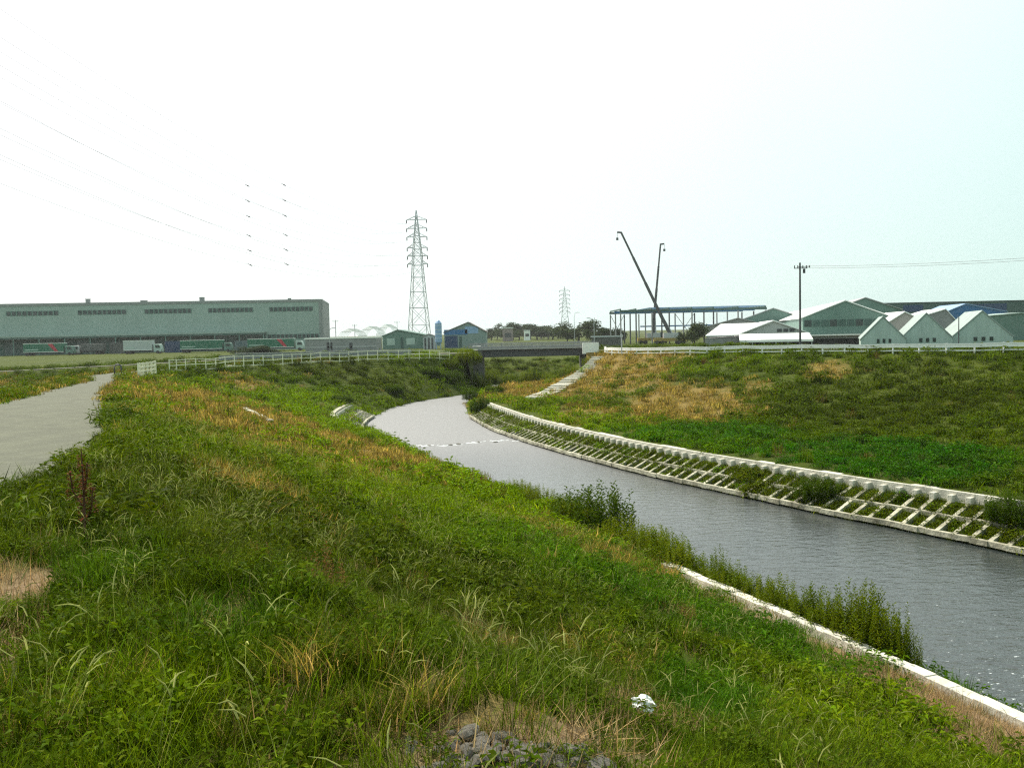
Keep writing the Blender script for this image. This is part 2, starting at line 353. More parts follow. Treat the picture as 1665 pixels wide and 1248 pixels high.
def strip(name, rows, left, right, zf, m, n=4, thick=0.0):
    vs = []; fs = []
    for Y in rows:
        l, r = left(Y), right(Y)
        for k in range(n + 1):
            x = l + (r - l) * k / n; vs.append((x, Y, zf(x, Y)))
    q = n + 1
    for i in range(len(rows) - 1):
        for k in range(n): fs.append((i * q + k, i * q + k + 1, (i + 1) * q + k + 1, (i + 1) * q + k))
    me = bpy.data.meshes.new(name); me.from_pydata(vs, [], fs); me.materials.append(m)
    me.polygons.foreach_set('use_smooth', [True] * len(me.polygons))
    o = bpy.data.objects.new(name, me); COL.objects.link(o); return o
prow = np.arange(-18, 112, 0.6)
tag(strip('path', prow, lambda Y: float(fC(Y)) + .12 * math.sin(Y * 2.3) * .5, lambda Y: float(fD(Y)) + .10 * math.sin(Y * 1.9 + 1) + .08 * math.sin(Y * 5.1), lambda x, Y: float(zP(Y)) + 0.03, ASPH, 6), kind='structure')

# road over the bridge
ROADY0, ROADY1 = 115.6, 121.8
rb = MB()
for x0, x1 in ((-95, -80), (-80, -60), (-60, -30), (-30, -4.5)):
    z0, z1 = [1.72 * min(1, max(0, (x + 85) / 55)) + 0.06 for x in (x0, x1)]
    rb.add([(x0, ROADY0, z0), (x1, ROADY0, z1), (x1, ROADY1, z1), (x0, ROADY1, z0)], [(0, 1, 2, 3)])
for x0, x1 in ((9.8, 30), (30, 50), (50, 70)):
    z0, z1 = [1.72 * min(1, max(0, (70 - x) / 40)) + 0.06 for x in (x0, x1)]
    rb.add([(x0, ROADY0, z0), (x1, ROADY0, z1), (x1, ROADY1, z1), (x0, ROADY1, z0)], [(0, 1, 2, 3)])
tag(rb.build('road', ASPH), kind='structure')

# ------------------------------------------------------------------ water
def water():
    wm = bpy.data.materials.new('river_water'); wm.use_nodes = True; t = wm.node_tree; b = t.nodes['Principled BSDF']
    b.inputs['Base Color'].default_value = (0.13, 0.14, 0.14, 1); b.inputs['Roughness'].default_value = 0.08
    b.inputs['IOR'].default_value = 1.6; b.inputs['Specular IOR Level'].default_value = 0.5
    tc = t.nodes.new('ShaderNodeTexCoord'); mp = t.nodes.new('ShaderNodeMapping')
    mp.inputs['Rotation'].default_value = (0, 0, math.radians(-25)); mp.inputs['Scale'].default_value = (1.0, 1.9, 1)
    t.links.new(tc.outputs['Object'], mp.inputs[0])
    n = t.nodes.new('ShaderNodeTexNoise'); n.inputs['Scale'].default_value = 1.7; n.inputs['Detail'].default_value = 5; n.inputs['Distortion'].default_value = .6
    n2 = t.nodes.new('ShaderNodeTexNoise'); n2.inputs['Scale'].default_value = 7; n2.inputs['Detail'].default_value = 3
    t.links.new(mp.outputs[0], n.inputs['Vector']); t.links.new(mp.outputs[0], n2.inputs['Vector'])
    ad = t.nodes.new('ShaderNodeMath'); ad.operation = 'MULTIPLY_ADD'; ad.inputs[1].default_value = .35
    t.links.new(n2.outputs['Fac'], ad.inputs[0]); t.links.new(n.outputs['Fac'], ad.inputs[2])
    # the shallow near reach runs rougher than the still pool above the sill
    sx = t.nodes.new('ShaderNodeSeparateXYZ'); t.links.new(tc.outputs['Object'], sx.inputs[0])
    mr = t.nodes.new('ShaderNodeValToRGB'); mr.color_ramp.interpolation = 'EASE'
    dv = t.nodes.new('ShaderNodeMath'); dv.operation = 'DIVIDE'; dv.inputs[1].default_value = 100; t.links.new(sx.outputs['Y'], dv.inputs[0])
    el = mr.color_ramp.elements; el[0].position = .14; el[0].color = (.75, .75, .75, 1); el[1].position = .9; el[1].color = (.8, .8, .8, 1)
    e = el.new(.30); e.color = (.40, .40, .40, 1); e = el.new(.42); e.color = (.28, .28, .28, 1); e = el.new(.58); e.color = (.8, .8, .8, 1)
    t.links.new(dv.outputs[0], mr.inputs[0])
    rr = t.nodes.new('ShaderNodeMapRange'); rr.inputs['From Min'].default_value = 36; rr.inputs['From Max'].default_value = 62; rr.inputs['To Min'].default_value = .05; rr.inputs['To Max'].default_value = .55
    t.links.new(sx.outputs['Y'], rr.inputs['Value']); t.links.new(rr.outputs[0], b.inputs['Roughness'])
    # flecks of white water where the near reach runs shallow
    fx = t.nodes.new('ShaderNodeTexNoise'); fx.inputs['Scale'].default_value = 5.5; fx.inputs['Detail'].default_value = 5; fx.inputs['Roughness'].default_value = .7; t.links.new(mp.outputs[0], fx.inputs['Vector'])
    fr = t.nodes.new('ShaderNodeMapRange'); fr.inputs['From Min'].default_value = 24; fr.inputs['From Max'].default_value = 14; fr.inputs['To Min'].default_value = .0; fr.inputs['To Max'].default_value = .13
    t.links.new(sx.outputs['Y'], fr.inputs['Value'])
    sm = t.nodes.new('ShaderNodeMath'); sm.operation = 'ADD'; t.links.new(fx.outputs['Fac'], sm.inputs[0]); t.links.new(fr.outputs[0], sm.inputs[1])
    gr = t.nodes.new('ShaderNodeMapRange'); gr.inputs['From Min'].default_value = .70; gr.inputs['From Max'].default_value = .77; t.links.new(sm.outputs[0], gr.inputs['Value'])
    cm = t.nodes.new('ShaderNodeMix'); cm.data_type = 'RGBA'; cm.inputs[6].default_value = (0.03, 0.037, 0.036, 1); cm.inputs[7].default_value = (.75, .8, .8, 1)
    pool_sheen = t.nodes.new('ShaderNodeMix'); pool_sheen.data_type = 'RGBA'; pool_sheen.inputs[6].default_value = (.03, .037, .036, 1); pool_sheen.inputs[7].default_value = (.15, .152, .15, 1)
    sr = t.nodes.new('ShaderNodeMapRange'); sr.inputs['From Min'].default_value = 30; sr.inputs['From Max'].default_value = 60   # paler upstream: the pool's sky reflection is put into its base colour
    t.links.new(sx.outputs['Y'], sr.inputs['Value']); t.links.new(sr.outputs[0], pool_sheen.inputs[0]); t.links.new(pool_sheen.outputs[2], cm.inputs[6])
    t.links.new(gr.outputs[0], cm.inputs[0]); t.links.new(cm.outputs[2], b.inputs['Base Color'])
    bp = t.nodes.new('ShaderNodeBump'); bp.inputs['Distance'].default_value = .09
    t.links.new(mr.outputs[0], bp.inputs['Strength']); t.links.new(ad.outputs[0], bp.inputs['Height']); t.links.new(bp.outputs[0], b.inputs['Normal'])
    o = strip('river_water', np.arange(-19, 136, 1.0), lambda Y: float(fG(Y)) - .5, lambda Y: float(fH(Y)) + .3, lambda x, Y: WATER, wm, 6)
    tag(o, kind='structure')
water()

# ------------------------------------------------------------------ revetment, kerbs, stairs
def resample(pts, step):
    p = np.array(pts); d = np.concatenate([[0], np.cumsum(np.linalg.norm(np.diff(p[:, :2], axis=0), axis=1))])
    s = np.arange(0, d[-1], step)
    return np.stack([np.interp(s, d, p[:, k]) for k in range(p.shape[1])], -1)
def revetment(name, label, Ys, top, bot, side, cm=None, lip=0.30, sp=0.68):
    """sloping concrete lattice: coping, square stub blocks, ribs and two rails. side=+1 land on the right"""
    t = thing(name, label, 'retaining wall', (0, 0, 0))
    tp = resample([(float(top(Y)), Y) for Y in Ys], sp)
    tang = np.gradient(tp, axis=0); tang /= np.linalg.norm(tang, axis=1)[:, None]
    nor = np.stack([tang[:, 1], -tang[:, 0]], -1) * side          # towards the land
    bt = np.stack([np.array([float(bot(p[1])), p[1]]) for p in tp])
    wd = np.clip(((tp - bt) * nor).sum(1), 0.6, 2.0)
    cop = MB(); blk0 = None
    zt = BERM + 0.04
    for i in range(len(tp) - 1):
        a, b = tp[i], tp[i + 1]; na, nb = nor[i], nor[i + 1]
        ins = [a - na * .05, b - nb * .05]; out = [a + na * .30, b + nb * .30]
        z0 = zt - lip - .12
        if i % 8 == 7: b = b - tang[i] * .03; ins[1] = ins[1] - tang[i] * .03; out[1] = out[1] - tang[i] * .03
        cop.hexa([(*ins[0], z0), (*ins[1], z0), (*out[1], z0), (*out[0], z0), (*ins[0], zt), (*ins[1], zt), (*out[1], zt), (*out[0], zt)])
    cop.build('coping', cm or CONC, t)
    blk = MB(); blk.box(-.10, .10, -.12, .2, -.13, .13); blk = blk.build('stub_block', CONC, t, bevel=.02)
    lat = MB(); rls = [MB(), MB()]
    zl = zt - lip - .10
    def P(i, f, dz=0.0):
        q = tp[i] - nor[i] * (.08 + f * wd[i]); return Vector((*q, zl + (WATER + 0.10 - zl) * f + dz))
    first = True
    for i in range(len(tp)):
        lat.bar(P(i, -.02, .03), P(i, 1.0, .03), .15, .18)
        o = blk if first else blk.copy()
        if not first: COL.objects.link(o); o.parent = t
        first = False
        q = tp[i] - nor[i] * .16; o.location = (*q, zt - .24); o.rotation_euler = (0, 0, math.atan2(nor[i][1], nor[i][0]) - math.pi / 2)
        if i < len(tp) - 1:
            for rl, f, w_, h_ in ((rls[0], .5, .15, .15), (rls[1], 1.0, .17, .17)):
                rl.bar(P(i, f + rnd.uniform(-.015, .015), .065 + rnd.uniform(-.02, .01)), P(i + 1, f + rnd.uniform(-.015, .015), .065 + rnd.uniform(-.02, .01)), w_, h_)
    lat.build('ribs', CONC_L, t); [q.build('rail', CONC_L, t) for q in rls]
    return t
revetment('lattice_revetment', 'long curving sloped concrete lattice wall with white coping on the far bank', np.arange(21, 78, .25), fI, fH, 1)
def revet_left():
    revetment('lattice_revetment', 'short weedy curved concrete lattice wall on the left bank at the bend', np.arange(57, 80, .25), lambda Y: float(fF(Y)) - .1, lambda Y: float(fG(Y)), -1, CONC_L)
revet_left()
def kerb():
    t = thing('concrete_kerb', 'narrow pale concrete kerb edging the near bank above the water', 'kerb')
    ps = resample([(float(fF(Y)), Y) for Y in np.arange(4, 23.6, .2)], .5)
    tg = np.gradient(ps, axis=0); tg /= np.linalg.norm(tg, axis=1)[:, None]; nr = np.stack([tg[:, 1], -tg[:, 0]], -1)
    m = MB()
    for i in range(len(ps) - 1):
        g = .012 if i % 10 == 9 else 0
        a, b = ps[i], ps[i + 1] - tg[i] * g
        q = [a - nr[i] * .13, b - nr[i + 1] * .13, b + nr[i + 1] * .13, a + nr[i] * .13]
        z1 = BERM + .06 + .012 * math.sin(i * 1.7); m.hexa([(*p, BERM - .6) for p in q] + [(*p, z1) for p in q])
    m.build('kerb_course', CONC, t)
kerb()
def small_kerb():
    a, b = hit(398, 668), hit(441, 690)
    m = MB(); n = 8
    for i in range(n):
        p, q = a.lerp(b, i / n), a.lerp(b, (i + .96) / n); p.z = tz(p.x, p.y) + .06; q.z = tz(q.x, q.y) + .06
        m.bar(p, q, .26, .3)
    tag(m.build('concrete_kerb', CONC_L), 'short pale concrete kerb half sunk in the grass of the left slope', 'kerb')
small_kerb()
def stairs():
    a, b = hit(868, 650), hit(976, 582)
    t = thing('concrete_stairs', 'pale concrete steps climbing the right levee to the bridge end', 'stairs', a)
    n = 26; d = (b - a); hd = Vector((d.x, d.y, 0)).normalized(); pr = Vector((hd.y, -hd.x, 0))
    for i in range(n):
        f = (i + .5) / n; p = a.lerp(b, f); p.z = tz(p.x, p.y)
        m = MB(); L = d.length / n
        c = p - a + Vector((0, 0, .12))
        m.bar(c - pr * .85, c + pr * .85, L * .62, .36)
        m.build('step', CONC, t)
stairs()

# ------------------------------------------------------------------ fences, guard rail, bollard, bridge
def rail_fence(label, pts, n_rail, h, post_sp, pr=.035, rr=.025, m=CREAM, balusters=False):
    ps = resample(pts, post_sp); a0 = ps[0]
    t = thing('white_fence', label, 'fence', (a0[0], a0[1], tz(a0[0], a0[1])), 0)
    base = Vector(t.location)
    P3 = [Vector((p[0], p[1], tz(p[0], p[1]))) - base for p in ps]
    for p in P3:
        q = MB(); q.tube([p + Vector((0, 0, -.2)), p + Vector((0, 0, h + .04))], pr * 1.25, 6); q.build('post', m, t)
    for k in range(n_rail):
        z = h * (1 - k * .8 / max(1, n_rail - 1)) - .03
        q = MB()
        for i in range(len(P3) - 1): q.bar(P3[i] + Vector((0, 0, z)), P3[i + 1] + Vector((0, 0, z)), rr * 2, rr * 2.6)
        q.build('rail', m, t)
    if balusters:
        q = MB()
        for i in range(len(P3) - 1):
            for j in range(1, 3):
                p = P3[i].lerp(P3[i + 1], j / 3); q.bar(p + Vector((0, 0, h * .2)), p + Vector((0, 0, h)), rr * 1.6)
        q.build('balusters', m, t)
    return t
rail_fence('short section of white rail fence where the path bends', [(float(fE(Y)) + .5, Y) for Y in np.arange(66.5, 73.2, .5)] , 4, 1.1, 1.1, balusters=True)
fy = np.arange(75.5, 113.2, .5)
rail_fence('long white rail fence running along the left levee towards the bridge', [(float(fE(Y)) + .5, Y) for Y in fy], 3, 1.1, 1.5, pr=.034, rr=.024)
def bollard():
    p = hit(192, 608); p.z = tz(p.x, p.y)
    m = MB(); m.tube([(-.27, 0, -.1), (-.27, 0, .55), (-.2, 0, .72), (0, 0, .78), (.2, 0, .72), (.27, 0, .55), (.27, 0, -.1)], .06, 8)
    o = m.build('arch_bollard', DARK, smooth=True); o.location = p
    tag(o, 'black arched bollard beside the path next to the short fence', 'bollard')
bollard()
def guard_rail():
    ks = [(float(fK(Y)) + .5, Y) for Y in np.arange(62, 108.5, .5)][::-1]
    ps = resample(ks, 2.0)
    t = thing('guard_rail', 'white steel guard rail along the top of the right levee', 'guard rail', (0, 0, 0))
    P3 = [Vector((p[0], p[1], tz(p[0], p[1]))) for p in ps]
    for p in P3:
        q = MB(); q.tube([p + Vector((0, 0, -.2)), p + Vector((0, 0, .82))], .07, 8); q.build('post', WHITE, t)
    for z, hh in ((.66, .30), (.26, .09)):
        q = MB()
        for i in range(len(P3) - 1):
            d = (P3[i + 1] - P3[i]).normalized(); s = Vector((d.y, -d.x, 0)); s = s if s.y < 0 else -s
            for dz, off in (((-hh * .33), .0), (0, -.03), (hh * .33, .0)):
                q.bar(P3[i] + s * (.1 + off) + Vector((0, 0, z + dz)), P3[i + 1] + s * (.1 + off) + Vector((0, 0, z + dz)), .05, hh * .36)
        q.build('beam', WHITE, t)
guard_rail()
def marker_posts():
    for i, (px, py, hh) in enumerate([(1011, 577, 1.9)]):
        p = hit(px, 579); m = MB(); m.tube([(0, 0, -.2), (0, 0, 2.3)], .06, 8); m.box(-.12, .12, -.04, -.062, 1.9, 2.25)
        o = m.build('marker_post', GALV); o.location = p
        tag(o, 'thin grey steel post at the bridge end of the guard rail', 'post')
marker_posts()
def bridge():
    t = thing('road_bridge', 'low grey girder bridge carrying the road over the river', 'bridge', (2.4, 118.5, 2.05))
    x0, x1 = -6.6, 7.2; y0, y1 = -3.6, 3.6
    m = MB(); m.box(x0, x1, y0, y1, .12, .30); m.build('deck', CONC_G, t)
    for y in (-3.1, -1.0, 1.0, 3.1):
        m = MB(); m.box(x0 + .1, x1 - .1, y - .12, y + .12, -.78, .118); m.box(x0 + .1, x1 - .1, y - .25, y + .25, -.81, -.782); m.build('girder', DARK, t)
    for y in (-3.45, 3.45):
        m = MB(); m.box(x0 - 1.4, x1 + 1.4, y - .14, y + .14, .303, .48); m.build('parapet', GREYW, t)
        m = MB()
        for k in range(11): m.box(x0 + .4 + k * 1.28, x0 + .48 + k * 1.28, y - .04, y + .04, .482, .82)
        for z in (.62, .82): m.box(x0 - 1.3, x1 + 1.3, y - .05, y + .05, z, z + .07)
        m.build('railing', GREYW, t)
    for sx in (-1, 1):
        m = MB(); m.box(sx * 6.9 + .3 - .6, sx * 6.9 + .3 + .6, y0 - .1, y1 + .1, -4.6, .1); m.build('abutment', mat('dark_block', (.09, .09, .085), .8, .3, 1), t)
    m = MB(); m.box(6.4, 8.4, -4.6, -4.25, -.6, .75); m.build('end_block', WHITE, t)
bridge()
def road_parapet():
    t = thing('road_parapet', 'long plain grey roadside wall leading left from the bridge', 'wall', (-12.5, 115.2, 1.7))
    m = MB(); n = 8
    for i in range(n):
        x0, x1 = -i * 3.0, -(i + 1) * 3.0 + .02; s = lambda x: 0.0
        z = [1.72 * min(1, max(0, (x - 12.5 + 85) / 55)) - 1.7 for x in (x0, x1)]
        m.hexa([(x1, -.12, z[1] - .3), (x0, -.12, z[0] - .3), (x0, .12, z[0] - .3), (x1, .12, z[1] - .3), (x1, -.12, z[1] + .62), (x0, -.12, z[0] + .62), (x0, .12, z[0] + .62), (x1, .12, z[1] + .62)])
    m.build('wall_panels', GREYW, t)
    m = MB(); m.bar((0, -.02, .68), (-22, -.02, .66), .3, .1); m.build('cap', CONC_G, t)
road_parapet()

# ------------------------------------------------------------------ vegetation
GRASS = leaf_mat('grass_blades', trans=0.35)
WEED = leaf_mat('weed_leaves', base=((0.075, 0.115, 0.004), (0.12, 0.155, 0.005)), trans=0.5)
BUSHM = leaf_mat('bush_leaves', base=((0.032, 0.065, 0.003), (0.05, 0.085, 0.004)), trans=0.4)
TREEM = leaf_mat('tree_leaves', base=((0.030, 0.050, 0.022), (0.055, 0.075, 0.03)), trans=0.25)
DOCKM = leaf_mat('dock_seed_spikes', base=((0.10, 0.022, 0.008), (0.12, 0.028, 0.008)), trans=0.2)
protoc = {}
def mesh_v(name, V, F, vals, m):
    me = bpy.data.meshes.new(name); me.from_pydata(V, [], F)
    a = me.attributes.new('v', 'FLOAT_VECTOR', 'POINT'); a.data.foreach_set('vector', np.array(vals, np.float32).ravel())
    me.materials.append(m); me.update(); return me
def blade(V, F, C, r, base, h, wdt, az, lean, curl, segs, c):
    o = len(V); d = Vector((math.cos(az), math.sin(az), 0)); s = Vector((-d.y, d.x, 0))
    p = Vector(base); ang = lean
    L = h / segs
    for k in range(segs + 1):
        f = k / segs; ww = wdt * (1 - f ** 1.6) * .5
        if k == segs: V.append(tuple(p)); C.append(c)
        else:
            V.append(tuple(p - s * ww)); V.append(tuple(p + s * ww)); C.append(c); C.append(c)
        p = p + (d * math.sin(ang) + Vector((0, 0, math.cos(ang)))) * L
        ang += curl / segs
    for k in range(segs - 1): F.append((o + 2 * k, o + 2 * k + 1, o + 2 * k + 3, o + 2 * k + 2))
    F.append((o + 2 * segs - 2, o + 2 * segs - 1, o + 2 * segs))
def shade(r, lo=.3, hi=2.0):
    v = lo + (hi - lo) * r.random() ** 1.5 * 1.15; t = r.uniform(-.12, .18); return (v * (1 + t), v, v * (1 - t))
def leaf(V, F, C, p, d, n, L, wd, c, droop=.25):
    o = len(V); d = d.normalized(); s = d.cross(n).normalized(); m = p + d * L * .5 + n * L * .08
    V += [tuple(p), tuple(m - s * wd / 2), tuple(p + d * L - Vector((0, 0, L * droop))), tuple(m + s * wd / 2)]; C += [c] * 4
    F.append((o, o + 1, o + 2, o + 3))
def tuft(seed, n, h, spread, wd, segs, foxtail=0, broad=0, lean=.5, curl=1.0, dead=.08):
    r = random.Random(seed); V, F, C = [], [], []
    for i in range(n):
        a = r.uniform(0, 6.283); q = spread * math.sqrt(r.random())
        b = (q * math.cos(a), q * math.sin(a), -.03); az = r.uniform(0, 6.283)
        c = shade(r)
        if r.random() < dead: c = (c[0] * 1.9, c[1] * 1.6, c[2] * 3.)
        blade(V, F, C, r, b, h * r.uniform(.45, 1.15), wd * r.uniform(.6, 1.3), az, r.uniform(.02, lean), r.uniform(.2, curl), segs, c)
    for i in range(foxtail):
        a = r.uniform(0, 6.283); q = spread * r.random(); az = r.uniform(0, 6.283); H = h * r.uniform(1.0, 1.45)
        p = Vector((q * math.cos(a), q * math.sin(a), 0)); d = Vector((math.cos(az), math.sin(az), 0)); ang = r.uniform(.05, .2)
        pts = []
        for k in range(9):
            pts.append(p.copy()); p = p + (d * math.sin(ang) + Vector((0, 0, math.cos(ang)))) * (H / 8); ang += (.06 if k < 5 else .42)
        s = Vector((-d.y, d.x, 0))
        for k in range(8):
            ww = .0012 if k < 6 else .0042
            o = len(V); c = (.75, .8, .6) if k < 6 else (1.1, 1.1, 1.2)
            for pp, q2 in ((pts[k], ww), (pts[k + 1], ww if k < 7 else .001)):
                V += [tuple(pp - s * q2), tuple(pp + s * q2)]; C += [c] * 2
            F.append((o, o + 1, o + 3, o + 2))
            if k >= 6:
                u = Vector((0, 0, 1)); o = len(V)
                for pp, q2 in ((pts[k], ww), (pts[k + 1], ww if k < 7 else .001)):
                    V += [tuple(pp - u * q2), tuple(pp + u * q2)]; C += [c] * 2
                F.append((o, o + 1, o + 3, o + 2))
    for i in range(broad):
        a = r.uniform(0, 6.283); q = spread * math.sqrt(r.random()); p = Vector((q * math.cos(a), q * math.sin(a), r.uniform(.08, .9) * h))
        az = r.uniform(0, 6.283); d = Vector((math.cos(az), math.sin(az), r.uniform(-.2, .5)))
        leaf(V, F, C, p, d, Vector((0, 0, 1)), wd * r.uniform(5, 9), wd * r.uniform(2.5, 4), shade(r, .7, 1.4))
    return V, F, C
def protos(key, specs):
    c = bpy.data.collections.new(key)
    for i, sp in enumerate(specs):
        V, F, C = tuft(**sp); me = mesh_v('%s_tuft' % key, V, F, C, GRASS)
        c.objects.link(bpy.data.objects.new('%s_%02d' % (key, i), me))
    protoc[key] = (c, len(specs))
protos('near_grass', [dict(seed=i, n=75, h=.30, spread=.17, wd=.0075, segs=4, lean=.75, curl=1.5) for i in range(6)]
       + [dict(seed=20 + i, n=50, h=.40, spread=.15, wd=.0065, segs=5, foxtail=0, lean=.5, curl=1.6) for i in range(5)]
       + [dict(seed=40 + i, n=25, h=.26, spread=.16, wd=.0095, segs=4, broad=70, lean=.6) for i in range(3)])
protos('mid_grass', [dict(seed=60 + i, n=60, h=.34, spread=.30, wd=.013, segs=3, lean=.7, curl=1.4) for i in range(5)]
       + [dict(seed=70 + i, n=45, h=.42, spread=.28, wd=.011, segs=4, foxtail=0, lean=.5, curl=1.5) for i in range(4)]
       + [dict(seed=80 + i, n=15, h=.34, spread=.28, wd=.016, segs=3, broad=70) for i in range(3)])
protos('far_grass', [dict(seed=90 + i, n=70, h=.36, spread=.62, wd=.035, segs=2, lean=.7, curl=1.2) for i in range(5)]
       + [dict(seed=97 + i, n=40, h=.55, spread=.5, wd=.035, segs=3, lean=.35, broad=40) for i in range(3)])
protos('foxtail', [dict(seed=130 + i, n=3, h=.42, spread=.12, wd=.004, segs=4, foxtail=3 + i % 3, lean=.3, curl=1.0, dead=0) for i in range(6)])
protos('litter', [dict(seed=110 + i, n=45, h=.26, spread=.22, wd=.005, segs=3, lean=1.45, curl=.35, dead=0) for i in range(4)])

def scatter(name, key, x, y, z, tint, scl, idx=None, tilt=.18):
    n = len(x); c, k = protoc[key]
    me = bpy.data.meshes.new(name); me.vertices.add(n)
    me.vertices.foreach_set('co', np.stack([x, y, z], -1).astype(np.float32).ravel())
    def at_(nm, ty, arr, f):
        a = me.attributes.new(nm, ty, 'POINT'); a.data.foreach_set(f, arr.ravel())
    at_('tint', 'FLOAT_VECTOR', tint.astype(np.float32), 'vector')
    rot = np.stack([rng.normal(0, tilt, n), rng.normal(0, tilt, n), rng.uniform(0, 6.283, n)], -1)
    at_('rot', 'FLOAT_VECTOR', rot.astype(np.float32), 'vector')
    at_('scl', 'FLOAT', scl.astype(np.float32), 'value')
    at_('idx', 'INT', (rng.integers(0, k, n) if idx is None else idx).astype(np.int32), 'value')
    o = bpy.data.objects.new(name, me); COL.objects.link(o)
    g = bpy.data.node_groups.new(name, 'GeometryNodeTree')
    g.interface.new_socket('Geometry', in_out='INPUT', socket_type='NodeSocketGeometry')
    g.interface.new_socket('Geometry', in_out='OUTPUT', socket_type='NodeSocketGeometry')
    N = g.nodes.new; gi = N('NodeGroupInput'); go = N('NodeGroupOutput'); ip = N('GeometryNodeInstanceOnPoints')
    ci = N('GeometryNodeCollectionInfo'); ci.inputs['Collection'].default_value = c
    ci.inputs['Separate Children'].default_value = True; ci.inputs['Reset Children'].default_value = True
    def na(nm, ty):
        q = N('GeometryNodeInputNamedAttribute'); q.data_type = ty; q.inputs['Name'].default_value = nm; return q.outputs['Attribute']
    er = N('FunctionNodeEulerToRotation'); L = g.links.new
    L(na('rot', 'FLOAT_VECTOR'), er.inputs[0]); L(er.outputs[0], ip.inputs['Rotation'])
    L(na('scl', 'FLOAT'), ip.inputs['Scale']); L(na('idx', 'INT'), ip.inputs['Instance Index'])
    ip.inputs['Pick Instance'].default_value = True
    L(gi.outputs[0], ip.inputs['Points']); L(ci.outputs[0], ip.inputs['Instance']); L(ip.outputs[0], go.inputs[0])
    md = o.modifiers.new('scatter', 'NODES'); md.node_group = g
    return tag(o, kind='stuff')
STRAWY = [None]
def tints(x, y):
    n = len(x); r = rng.random((n, 1)); big = (0.5 + 0.5 * fnoise(x * .35, y * .35))[:, None]
    base = np.array([.036, .070, .002]); yel = np.array([.084, .124, .002])
    c = base + (yel - base) * np.clip(big * .7 + r * .4, 0, 1)
    for P, col in ((BRIGHT, (.135, .215, .001)), (LUSH, (.020, .098, .002)), (DIM, (.040, .052, .003))):
        m = (mask(P, x, y) * (.6 + .5 * rng.random(n)))[:, None].clip(0, 1); c = c + (np.array(col) - c) * m
    m = (rng.random(n) < np.clip(mask(STRAW, x, y) * np.clip(1.0 + .9 * fnoise(x * .7 + 9, y * .55), .4, 1.1) * (.95 * (y > 11) + .35 * (y <= 11)), 0, 1))[:, None]
    st = np.array([.245, .186, .035]) * rng.uniform(.55, 1.25, (n, 1)); c = np.where(m, st, c)
    odd = (rng.random(n) < .02)[:, None]; STRAWY[0] = (m | odd)[:, 0]; c = np.where(odd, np.array([.16, .13, .03]), c)
    return c * rng.uniform(.75, 1.25, (n, 1))
def points(n, y0, y1, kw=.60, pad=1.2):
    # uniform over the wedge the picture looks into
    u = rng.random(n); y = np.sqrt(y0 * y0 + u * (y1 * y1 - y0 * y0)); x = rng.uniform(-1, 1, n) * (kw * y + pad)
    return x, y
def allowed(x, y, soft=True):
    C, D_, F_, G_, H_, I_ = fC(y), fD(y), fF(y), fG(y), fH(y), fI(y)
    e = .30 * fnoise(x * 2, y * 2)
    ok = ~((x > C + .1 + e) & (x < D_ + .12 + e))
    ok &= ~((x > G_ - .05) & (x < H_ + .15) & (y < 125.5))
    ok &= ~((y < 23.7) & (np.abs(x - F_) < .2 + .1 * np.abs(e)) & (rng.random(len(x)) > .05))
    ok &= ~((y < 78) & (x > I_ - .15) & (x < I_ + .5))
    ok &= ~((y > 57) & (y < 80) & (x > F_ - .5) & (x < F_ + .3))
    ok &= ~((y > 57) & (y < 80) & (x > F_ + .2) & (x < G_) & (rng.random(len(x)) > .3))
    ok &= ~((y > 113.5) & (y < 123) & ((x < -4.8) | (x > 9.2)))
    ok &= ~((x > H_ - .1) & (x < I_ + .1) & (y < 78) & (rng.random(len(x)) > .9))
    bm = bare_mask(x, y); ok &= rng.random(len(x)) > bm * 1.05
    return ok
def grow(name, key, n, y0, y1, smin, smax, gap=0.0):
    x, y = points(n, y0, y1); k = allowed(x, y)
    if gap: k &= rng.random(n) > gap * np.clip(fnoise(x * 1.1 + 5, y * 1.1) * 2.2, 0, 1)
    x, y = x[k], y[k]; z = terrain(x, y)
    s = rng.uniform(smin, smax, len(x)) * (1 + .4 * fnoise(x * .6, y * .6))
    wall = (x > fH(y) - .2) & (x < fI(y) + .3); s = np.where(wall, s * .75, s)
    tt = tints(x, y); k = protoc[key][1]; bl = {'near_grass': 11, 'mid_grass': 9, 'far_grass': 5}[key]
    ix = np.where(STRAWY[0], rng.integers(0, bl, len(x)), rng.integers(0, k, len(x)))
    scatter(name, key, x, y, z, tt, s, ix)
grow('grass', 'near_grass', 14000, 1.2, 10.5, .42, .9, gap=.93)
grow('grass', 'near_grass', 9000, 1.2, 11, .22, .42)
grow('grass', 'mid_grass', 17000, 9.0, 27, .45, 1.05, gap=.8)
def wall_weeds():
    y = rng.uniform(21, 77, 9000); f = rng.random(9000); x = fH(y) + .12 + (fI(y) - fH(y) - .3) * f
    k = rng.random(9000) < .4 + .65 * np.clip(fnoise(x * .9, y * .9) + .35, 0, 1); x, y = x[k], y[k]
    c = np.array([.075, .105, .003]) * rng.uniform(.5, 1.5, (len(x), 1))
    scatter('bank_weeds', 'mid_grass', x, y, terrain(x, y), c, rng.uniform(.45, .95, len(x)) * (1 + .55 * np.clip(fnoise(x * .5 + 4, y * .5) * 1.5, 0, 1)))
wall_weeds()
grow('grass', 'far_grass', 11000, 25, 60, .45, .85, gap=.3)
grow('grass', 'far_grass', 19000, 58, 139, .7, 1.2, gap=.2)
